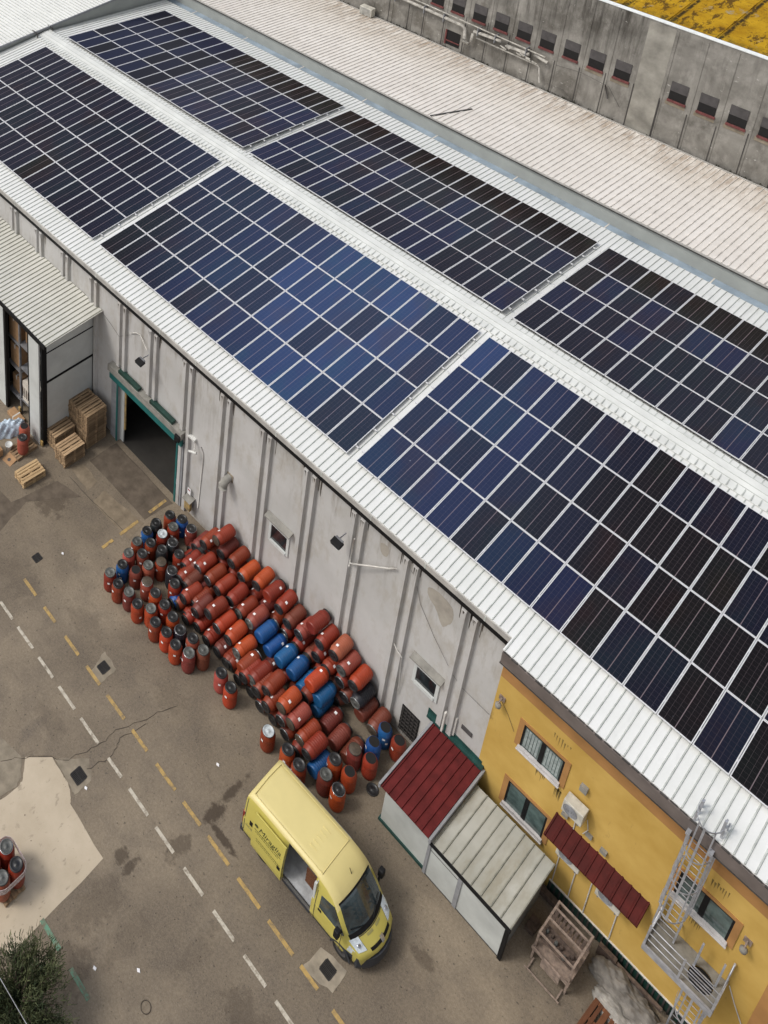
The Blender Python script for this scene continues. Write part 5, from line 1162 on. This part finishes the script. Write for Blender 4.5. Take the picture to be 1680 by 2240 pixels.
for f, m_ in zip(fs, mi): pass
b.v = [tuple(p) for p in vs]; b.f = fs; b.m = mi; b.sm = [True] * len(fs)
b.f += [tuple(range(N_)), tuple(reversed(range((len(VX) - 1) * N_, len(VX) * N_)))]; b.m += [0, 0]; b.sm += [False, False]
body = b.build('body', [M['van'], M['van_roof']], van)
so_ = body.modifiers.new('thick', 'SOLIDIFY'); so_.thickness = .035; so_.offset = -1
# interior
b = MB(); b.box(.15, 3.0, -.88, .88, .50, .56); b.build('cargo_floor', M['cargo'], van)
b = MB(); b.box(3.0, 3.04, -.88, .88, .561, 2.25); b.box(.15, 3.0, .86, .89, .561, 2.25); b.build('cargo_lining', M['cargo'], van)
b = MB(); b.box(1.82, 2.95, -1.0, -.9, .34, .5); b.build('door_step', M['bumper'], van); b = MB(); b.box(1.82, 2.95, -1.005, -.93, .51, .54); b.build('sill_strip', M['chrome'], van)
b = MB(); b.box(2.95, 3.03, -.985, -.90, .5, 2.2); b.build('door_pillar', M['white_panel'], van)
def side_strip(x0, x1, z0, z1, off, mname, name, parent, side=-1, n=8, th=.012):
    q = MB()
    for k in range(n):
        a, c = x0 + (x1 - x0) * k / n, x0 + (x1 - x0) * (k + 1) / n
        for r in range(n):
            e, f = z0 + (z1 - z0) * r / n, z0 + (z1 - z0) * (r + 1) / n
            pts = [(a, e), (c, e), (c, f), (a, f)]
            o_ = [Vector((x - bow(x), side * (wid(z, x) + off), z)) for x, z in pts]; i_ = [Vector((p.x, p.y - side * th, p.z)) for p in o_]
            q.hexa(i_, o_)
    return q.build(name, M[mname], parent)
def side_poly(pts, off, mname, name, parent, side=-1, th=.012):
    o_ = [Vector((x - bow(x), side * (wid(z, x) + off), z)) for x, z in pts]; i_ = [Vector((p.x, p.y - side * th, p.z)) for p in o_]
    q = MB(); q.hexa(i_, o_); return q.build(name, M[mname], parent)
sd = side_strip(.50, 1.80, .42, 2.18, .115, 'van', 'sliding_door', van, th=.045)
side_poly([(1.62, .95), (1.74, .95), (1.74, 1.12), (1.62, 1.12)], .13, 'black_paint', 'handle', sd)
side_strip(.15, 1.82, 1.06, 1.10, .04, 'vent_mark', 'door_track', van, n=6)
side_poly([(.30, 1.22), (.42, 1.22), (.42, 1.42), (.30, 1.42)], .012, 'black_paint', 'fuel_flap', van)
# lettering on the sliding door
def text_on_door(s_, x, z, size, name):
    cu = bpy.data.curves.new(name, 'FONT'); cu.body = s_; cu.size = size; cu.extrude = .003; cu.shear = .25
    ob = bpy.data.objects.new(name, cu); COL.objects.link(ob)
    dg = bpy.context.evaluated_depsgraph_get(); me = bpy.data.meshes.new_from_object(ob.evaluated_get(dg)); bpy.data.objects.remove(ob)
    for v in me.vertices:
        X_ = x + v.co.x; Z_ = z + v.co.y
        v.co = Vector((X_, -(wid(Z_, X_) + .119) - v.co.z, Z_))
    me.materials.clear(); me.materials.append(M['ink']); o = bpy.data.objects.new(name, me); COL.objects.link(o); o.parent = sd
text_on_door('Miraglia', .74, 1.62, .30, 'lettering')
q = MB(); rt = random.Random(15)
for z, xa, xb, hh in ((1.52, .58, 1.70, .045), (1.43, .62, 1.6, .03), (1.16, .7, 1.7, .03), (1.06, .7, 1.7, .025)):
    x = xa
    while x < xb:
        w = rt.uniform(.03, .09); y = -(wid(z, x) + .117); q.box(x, min(x + w, xb), y - .003, y, z, z + hh * rt.uniform(.7, 1)); x += w + .02
q.build('small_print', M['ink'], sd)
q = MB(); q.lathe([(.075, 0), (.075, .006)], 18); q2 = MB(); q2.v = [(.63 + p[0], -(wid(1.72, .63) + .1165) - p[2], 1.72 + p[1]) for p in q.v]; q2.f = q.f; q2.m = q.m; q2.sm = [False] * len(q.f); q2.build('emblem', M['ink'], sd)
# cab door, windows
for side in (-1, 1):
    cd = side_strip(3.12, 4.30, .45, 1.22, .006, 'van', 'cab_door', van, side, n=6, th=.02)
    side_poly([(3.22, 1.12), (3.36, 1.12), (3.36, 1.22), (3.22, 1.22)], .014, 'black_paint', 'handle', cd, side)
    side_poly([(3.24, 1.28), (4.34, 1.24), (4.42, 1.30), (3.98, 1.80), (3.80, 1.98), (3.24, 1.86)], .008, 'van_glass', 'side_window', van, side)
    q = MB(); y = side * 1.2; q.box(3.98, 4.16, min(y - .1, y + .1), max(y - .1, y + .1), 1.38, 1.74); m_ = q.build('mirror', M['black_paint'], van, bevel=.04)
    q = MB(); q.tube([(4.12, side * .93, 1.35), (4.07, side * 1.12, 1.46)], .04, 8); q.build('arm', M['black_paint'], m_)
side_strip(.1, 1.75, .34, .42, .01, 'bumper', 'side_skirt', van, n=4); side_strip(3.1, 4.0, .34, .46, .01, 'bumper', 'side_skirt', van, n=4)
for x0 in (3.085, 4.30, 1.80):
    if x0 > 2: side_strip(x0, x0 + .018, .45, 1.9 if x0 < 4 else 1.22, .009, 'dark_trim', 'panel_gap', van, -1, n=4)
side_strip(.06, .09, .6, 2.2, .004, 'dark_trim', 'panel_gap', van, -1, n=4)
side_strip(3.1, 4.3, .44, .46, .011, 'dark_trim', 'panel_gap', van, -1, n=4)
# windscreen: follows the raked front
def front_surface(x, f, lift):
    for i in range(len(VX) - 1):
        if VX[i] <= x <= VX[i + 1]: t = (x - VX[i]) / (VX[i + 1] - VX[i]); break
    zt = VZ[i] + (VZ[i + 1] - VZ[i]) * t; yw = .955 * wid(zt, x); yy = f * yw
    d = (VX[i + 1] - VX[i], VZ[i + 1] - VZ[i]); L_ = math.hypot(*d); nx, nz = -d[1] / L_, d[0] / L_
    return Vector((x - bow(x) * (yy / .95) ** 2 + nx * lift, yy, zt + .028 * (1 - f * f) + nz * lift))
def front_patch(x0, x1, f0, f1, lift, th, mname, name, parent, nx=8, nf=10, shape=None):
    q = MB()
    for a in range(nx):
        for c in range(nf):
            xa, xb = x0 + (x1 - x0) * a / nx, x0 + (x1 - x0) * (a + 1) / nx
            fa, fb = f0 + (f1 - f0) * c / nf, f0 + (f1 - f0) * (c + 1) / nf
            if shape and not shape((xa + xb) / 2, (fa + fb) / 2): continue
            P = [(xa, fa), (xb, fa), (xb, fb), (xa, fb)]
            q.hexa([front_surface(x, f, lift - th) for x, f in P], [front_surface(x, f, lift) for x, f in P])
    return q.build(name, M[mname], parent)
ws_ = front_patch(3.84, 4.50, -.90, .90, .010, .012, 'van_glass', 'windscreen', van)
front_patch(4.47, 4.58, -.93, .93, .014, .012, 'black_paint', 'scuttle_panel', van)
front_patch(3.82, 3.86, -.92, .92, .012, .012, 'black_paint', 'windscreen_seal', van)
for s_ in (-1, 1):
    q = MB(); q.tube([front_surface(4.52, s_ * .15, .03), front_surface(4.42, s_ * .55, .03), front_surface(4.38, s_ * .8, .03)], .012, 5); q.build('wiper', M['black_paint'], van)
    hl = front_patch(4.58, 4.93, min(s_ * .66, s_ * .985), max(s_ * .66, s_ * .985), .012, .02, 'lamp_glass', 'headlight', van, 6, 6)
    side_poly([(4.62, .78), (4.95, .72), (4.90, .98), (4.70, 1.08)], .006, 'lamp_glass', 'headlight', van, s_)
    q = MB(); c_ = front_surface(4.76, s_ * .82, .016); q.lathe([(.07, 0), (.07, .01), (.0, .012)], 14, c=(c_.x, c_.y, c_.z), cap=False); q.build('lamp_bowl', M['chrome'], hl)
    q = MB(); x0 = 4.62 
    front_patch(4.64, 4.70, min(s_ * .08, s_ * .36), max(s_ * .08, s_ * .36), .006, .01, 'vent_mark', 'hood_vent', van, 2, 4)
front_patch(4.60, 4.615, -.66, .66, .006, .01, 'dark_trim', 'bonnet_gap', van, 1, 8)
for s_ in (-1, 1): front_patch(4.60, 4.93, s_ * .655 - .008, s_ * .655 + .008, .006, .01, 'dark_trim', 'bonnet_gap', van, 6, 1)
front_patch(4.93, 5.0, -.52, .64, .010, .014, 'black_paint', 'grille', van, 3, 10)
bd = front_patch(4.88, 5.02, .0, .17, .022, .012, 'chrome', 'badge', van, 3, 3)
for k in range(5):
    y = -.36 + k * .18
    q = MB(); q.hexa([(2.26, y - .03, 2.43), (2.56, y - .012, 2.425), (2.56, y + .012, 2.425), (2.26, y + .03, 2.43)], [(2.28, y - .022, 2.452), (2.55, y - .006, 2.442), (2.55, y + .006, 2.442), (2.28, y + .022, 2.452)]); q.build('roof_rib', M['van_roof'], van)
q = MB()
for s_ in (-1, 1): q.tube([(.18, s_ * .70, 2.423), (1.5, s_ * .70, 2.434), (3.0, s_ * .70, 2.424)], .014, 5)
q.tube([(.18, -.70, 2.423), (.16, 0, 2.432), (.18, .70, 2.423)], .014, 5); q.tube([(3.03, -.72, 2.42), (3.03, 0, 2.437), (3.03, .72, 2.42)], .014, 5)
q.parts('roof_seam', M['van_roof'], van)
q = MB(); q.tube([(3.62, .1, 2.2), (3.50, .1, 2.42)], .012, 5); q.build('antenna', M['black_paint'], van)
# bumpers
q = MB(); n = 16
def bump_ring(z, ex):
    return [(5.17 + ex - .42 * abs(f) ** 2.3, f * (.93 + ex), z) for f in [-1 + 2 * k / n for k in range(n + 1)]]
for (z0, z1, e0, e1) in ((.22, .44, -.03, .01), (.44, .74, .01, -.03)):
    A, B_ = bump_ring(z0, e0), bump_ring(z1, e1)
    for k in range(n):
        ins = lambda p: (p[0] - .12, p[1] * .93, p[2])
        q.hexa([ins(A[k]), A[k], A[k + 1], ins(A[k + 1])], [ins(B_[k]), B_[k], B_[k + 1], ins(B_[k + 1])])
q.build('front_bumper', M['bumper'], van)
for s_ in (-1, 1): side_strip(4.52, 4.86, .3, .72, .016, 'bumper', 'bumper_corner', van, s_, n=3)
q = MB(); q.box(-.10, .06, -.97, .97, .30, .55); q.build('rear_bumper', M['bumper'], van, bevel=.03)
for s_ in (-1, 1):
    q = MB(); q.box(-.035, .06, s_ * .90 - .07, s_ * .90 + .07, .85, 1.5); q.build('tail_lamp', M['tail'], van, bevel=.02)
for x in (.92, 4.18):
    for s_ in (-1, 1):
        w_ = MB(); y0 = s_ * .86
        prof = [(.19, -.10), (.30, -.11), (.325, -.08), (.325, .08), (.30, .11), (.19, .10)]
        vs = []; n = 26
        for r, o_ in prof:
            for k in range(n): a = 2 * math.pi * k / n; vs.append((x + r * math.cos(a), y0 + o_, .326 + r * math.sin(a)))
        w_.add(vs, [(i * n + k, i * n + (k + 1) % n, (i + 1) * n + (k + 1) % n, (i + 1) * n + k) for i in range(5) for k in range(n)], 0, True)
        ty = w_.build('wheel', M['rubber'], van)
        rm = MB()
        for (ra, rb_, ya, yb2) in ((.0, .07, .125, .12), (.07, .19, .09, .10)):
            vs = []
            for r, o_ in ((ra, ya), (rb_, yb2)):
                for k in range(n): a = 2 * math.pi * k / n; vs.append((x + r * math.cos(a), y0 + s_ * o_, .326 + r * math.sin(a)))
            rm.add(vs, [(k, (k + 1) % n, n + (k + 1) % n, n + k) for k in range(n)])
        rm.build('rim', M['rim'], ty)
        ar = MB(); pts = [(x + .39 * math.cos(a), s_ * 1.005, .33 + .39 * math.sin(a)) for a in [math.pi * k / 12 for k in range(13)]]
        for p, r in zip(pts, pts[1:]):
            ci = lambda p, f: (x + (p[0] - x) * f, s_ * (1.012), .33 + (p[2] - .33) * f)
            ar.hexa([ci(p, .84), ci(p, 1), ci(r, 1), ci(r, .84)], [(a_[0], s_ * .98, a_[2]) for a_ in (ci(p, .84), ci(p, 1), ci(r, 1), ci(r, .84))])
        ar.build('wheel_arch', M['bumper'], van)
bx = MB(); bx.box(5.02, 5.62, -17.95, -17.2, .60, 1.5); bx2 = thing('wooden_crate', 'dark brown crate inside the van by the open side door', 'crate', (5.3, -17.6, .6))
bx.build('crate_body', M['slats_brown'], bx2, bevel=.02)
q = MB()
for k in range(5): q.box(5.0, 5.64, -17.97, -17.951, .64 + k * .17, .76 + k * .17)
for k in range(4): q.box(5.03 + k * .15, 5.13 + k * .15, -17.94, -17.21, 1.501, 1.515)
q.build('crate_slat', M['wood_red'], bx2)

# ================================================================== YARD CLUTTER
t = thing('steel_trolley', 'rusty steel table frame with wooden slats and a tray, under the awning', 'trolley', (11.2, -12.9, 0))
x0, x1, y0, y1, z = 10.63, 11.72, -13.48, -12.27, 1.5
for x in (x0, x1):
    for y in (y0, y1):
        q = MB(); q.box(x - .03, x + .03, y - .03, y + .03, .0, z); q.build('leg', M['rust'], t)
q = MB()
for y in (y0, -12.9, -12.5, y1): q.box(x0 - .03, x1 + .03, y - .03, y + .03, z + .001, z + .05)
for x in (x0, x1): q.box(x - .03, x + .03, y0 + .031, y1 - .031, z + .002, z + .051)
q.parts('top_frame', M['rust'], t)
q = MB()
for k in range(8): q.box(x0 + .06 + k * .128, x0 + .14 + k * .128, -12.87, -12.53, z - .06, z - .02)
q.parts('slat', M['slats_brown'], t)
q = MB(); q.box(x0 + .03, x1 - .03, y0 + .03, -12.94, z - .28, z - .26); q.build('upper_tray', M['slats_brown'], t)
q = MB(); q.box(x0 - .06, x1 + .06, y0 - .1, y1, .70, .74); q.box(x0 - .06, x1 + .06, y0 - .12, y0 - .101, .66, .82); q.parts('lower_tray', M['rust'], t)
q = MB(); q.box(x0 + .3, x1 - .2, y0 - .14, y0 - .121, .3, .8); q.build('hanging_sheet', M['rust'], t)
q = MB(); q.box(x0 - .02, x1 + .02, -13.92, -13.88, .10, .14); q.box(x0 + .05, x0 + .09, -13.92, y0, .08, .12); q.box(x1 - .09, x1 - .05, -13.92, y0, .08, .12); q.parts('base_rail', M['rust'], t)
rc = random.Random(77)
for k in range(6):
    q = MB(); x = x0 + .12 + k * .16; y = -13.25 + rc.uniform(-.12, .15); r = rc.uniform(.04, .07)
    q.lathe([(r, 0), (r, rc.uniform(.06, .14)), (r * .6, .16)], 10, c=(x, y, z - .259)); tag(q.build('tin_can', M['slats_brown'] if k % 2 else M['lid_grey'], loc=(x, y, z - .259)), 'small grimy can standing in the trolley tray', 'can', 'cans in the trolley tray')
# rolled canvas heap
def blob(name, m, cx, cy, sx, sy, sz, rot, seed, label, cat, ridges=3.0, parent=None):
    rn = random.Random(seed); q = MB(); nu, nv = 56, 30; vs = []
    ph = [rn.uniform(0, 6) for _ in range(8)]
    for i in range(nu + 1):
        for j in range(nv + 1):
            u = -1 + 2 * i / nu; a = math.pi * j / nv
            e = max(0.0, 1 - abs(u) ** 3.2) ** .5
            w = 1 + .12 * math.sin(3 * u + ph[0] + 2 * a) + .08 * math.sin(9 * u + ph[1] - 3 * a) + .05 * math.sin(17 * u + ph[2] + 5 * a) + .07 * math.sin(ridges * 8 * a + ph[3] + 2 * u) + .09 * abs(math.sin(6 * u + 4 * a + ph[5])) - .08 * abs(math.sin(11 * u - 5 * a + ph[6]))
            x = u * sx * (1 + .03 * math.sin(5 * a + ph[4])); y = math.cos(a) * sy * (.35 + .65 * e) * w; zz = math.sin(a) * sz * (.25 + .75 * e) * w
            c, s_ = math.cos(rot), math.sin(rot); vs.append((cx + x * c - y * s_, cy + x * s_ + y * c, max(0.0, zz)))
    fs = [(i * (nv + 1) + j, (i + 1) * (nv + 1) + j, (i + 1) * (nv + 1) + j + 1, i * (nv + 1) + j + 1) for i in range(nu) for j in range(nv)]
    q.add(vs, fs, 0, True); o = q.build(name, m, loc=(cx, cy, 0)); tag(o, label, cat); return o
blob('canvas_roll', M['tarp'], 12.95, -12.08, 1.08, .42, .50, -.03, 4, 'rolled dirty grey canvas lying along the green skirting', 'canvas')
blob('canvas_sheet', M['tarp_pale'], 13.25, -12.72, 1.0, .33, .22, -.12, 9, 'crumpled pale canvas sheet in front of the grey roll', 'canvas')
blob('canvas_roll', M['tarp'], 14.2, -12.35, .5, .5, .5, -.3, 14, 'short grey canvas bundle at the lower ladder foot', 'canvas')
q = MB(); q.box(11.85, 12.4, -11.75, -11.6, .02, .5); q.box(12.0, 13.8, -11.72, -11.62, .3, .42); tag(q.build('timber_offcut', M['slats_brown'], loc=(12.2, -11.7, 0)), 'dark timber offcuts leaning against the green skirting', 'timber')
q = MB(); q.box(9.0, 10.6, -11.75, -11.55, .02, .25); q.box(10.1, 10.4, -13.0, -12.5, .01, .2); tag(q.build('scrap_timber', M['slats_brown'], loc=(10, -12, 0)), 'grimy scrap timber in the dark gap behind the lean-to', 'timber')
# things near the shelter
o = blob('film_bundle', M['plastic_film'], -16.35, -15.55, .95, .34, .72, 1.25, 21, 'bundle wrapped in pale blue plastic film beside the shelter', 'wrapped bundle', .4)
t = thing('paint_bucket', 'white plastic bucket with a pale lid among the cartons', 'bucket', (-15.45, -16.05, 0))
q = MB(); q.lathe([(.15, 0), (.17, .34), (.18, .35)], 18, c=(-15.45, -16.05, 0)); q.build('bucket_body', M['white_plastic'], t)
q = MB(); q.lathe([(.185, .355), (.185, .385), (.17, .39), (.165, .375), (.0, .375)], 18, c=(-15.45, -16.05, 0), cap=False); q.build('bucket_lid', M['white_panel'], t)
t = thing('open_carton', 'open brown carton with a spread flap in front of the bucket', 'carton', (-14.9, -16.4, 0))
mt = Matrix.Translation((-14.95, -16.38, .02)) @ Matrix.Rotation(.12, 4, 'Z') @ Matrix.Rotation(.18, 4, 'X')
q = MB(); q.box(-.3, .3, -.36, .36, .0, .02, 0, mt); q.box(-.2, .3, -.62, -.37, .0, .02, 0, mt); q.parts('flap', M['cardboard'], t)
mt2 = mt @ Matrix.Translation((0, .0, .021)); q = MB(); q.lathe([(.09, 0), (.09, .004)], 12); q.v = [tuple(mt2 @ Vector(v)) for v in q.v]; q.build('dark_print', M['dark_trim'], t)
t = thing('open_carton', 'brown carton standing open at the left picture edge by the bundle', 'carton', (-15.6, -16.75, 0))
q = MB()
for (a, c, d, e) in ((-16.0, -15.35, -17.1, -17.08), (-16.0, -15.35, -16.5, -16.48), (-16.0, -15.98, -17.08, -16.5), (-15.37, -15.35, -17.08, -16.5)): q.box(a, c, d, e, .0, .42)
q.box(-16.0, -15.35, -17.1, -16.48, .0, .02); q.build('box_wall', M['cardboard'], t)
q = MB(); q.box(-15.9, -15.45, -17.0, -16.6, .03, .33); q.build('box_filling', M['white_plastic'], t)
# far blue film and the cable over the corner
q = MB(); q.tube([(-12, -28.6, 4.15), (-4, -28.2, 3.98), (1.88, -28.03, 4.0), (3.12, -27.98, 4.02), (12, -27.6, 4.3)], .012, 6); tag(q.build('overhead_cable', M['post_grey'], loc=(2, -28, 4)), 'thin pale cable crossing in front of the dark tree', 'cable')
# ================================================================== TREE
def tree(x, y, H_, label):
    t = thing('feathery_tree', label, 'tree', (x, y, 0)); rt = random.Random(55)
    tr = MB(); tr.tube([(x, y, 0), (x + .05, y + .03, .5), (x, y, 1.0)], [.13, .10, .08], 8)
    tips = []
    for k in range(70):
        a = rt.uniform(0, 2 * math.pi); out = rt.uniform(.25, 1.0) ** .7; rad = out * 1.62; hgt = H_ * (1.02 - .42 * out ** 2) * rt.uniform(.85, 1.05)
        p0 = Vector((x, y, rt.uniform(.5, 1.0))); p2 = Vector((x + rad * math.cos(a), y + rad * math.sin(a), hgt)); p1 = (p0 + p2) / 2 + Vector((-.15 * math.cos(a), -.15 * math.sin(a), .25)) 
        tr.tube([p0, p1, p2], [.04, .022, .006], 5); tips.append((p0, p1, p2))
    tr.build('trunk', M['bark'], t)
    lf = MB()
    for p0, p1, p2 in tips:
        for k in range(260):
            f = rt.uniform(.25, 1.06)
            c = p0 * (1 - f) ** 2 + p1 * 2 * f * (1 - f) + p2 * f * f
            c = c + Vector((rt.gauss(0, .13), rt.gauss(0, .13), rt.gauss(0, .10)))
            d = (p2 - p1).normalized() * .7 + Vector((rt.gauss(0, .45), rt.gauss(0, .45), rt.uniform(0, .7))); d.normalize()
            L_ = rt.uniform(.07, .19); s_ = d.cross(Vector((rt.gauss(0, 1), rt.gauss(0, 1), rt.gauss(0, 1)))).normalized() * rt.uniform(.010, .019)
            lf.add([c - s_, c + s_, c + d * L_ + s_ * .3, c + d * L_ - s_ * .3], [(0, 1, 2, 3)])
    lf.build('crown', M['leaf'], t)
tree(1.80, -27.45, 2.5, 'dark feathery evergreen tree at the near corner of the yard')
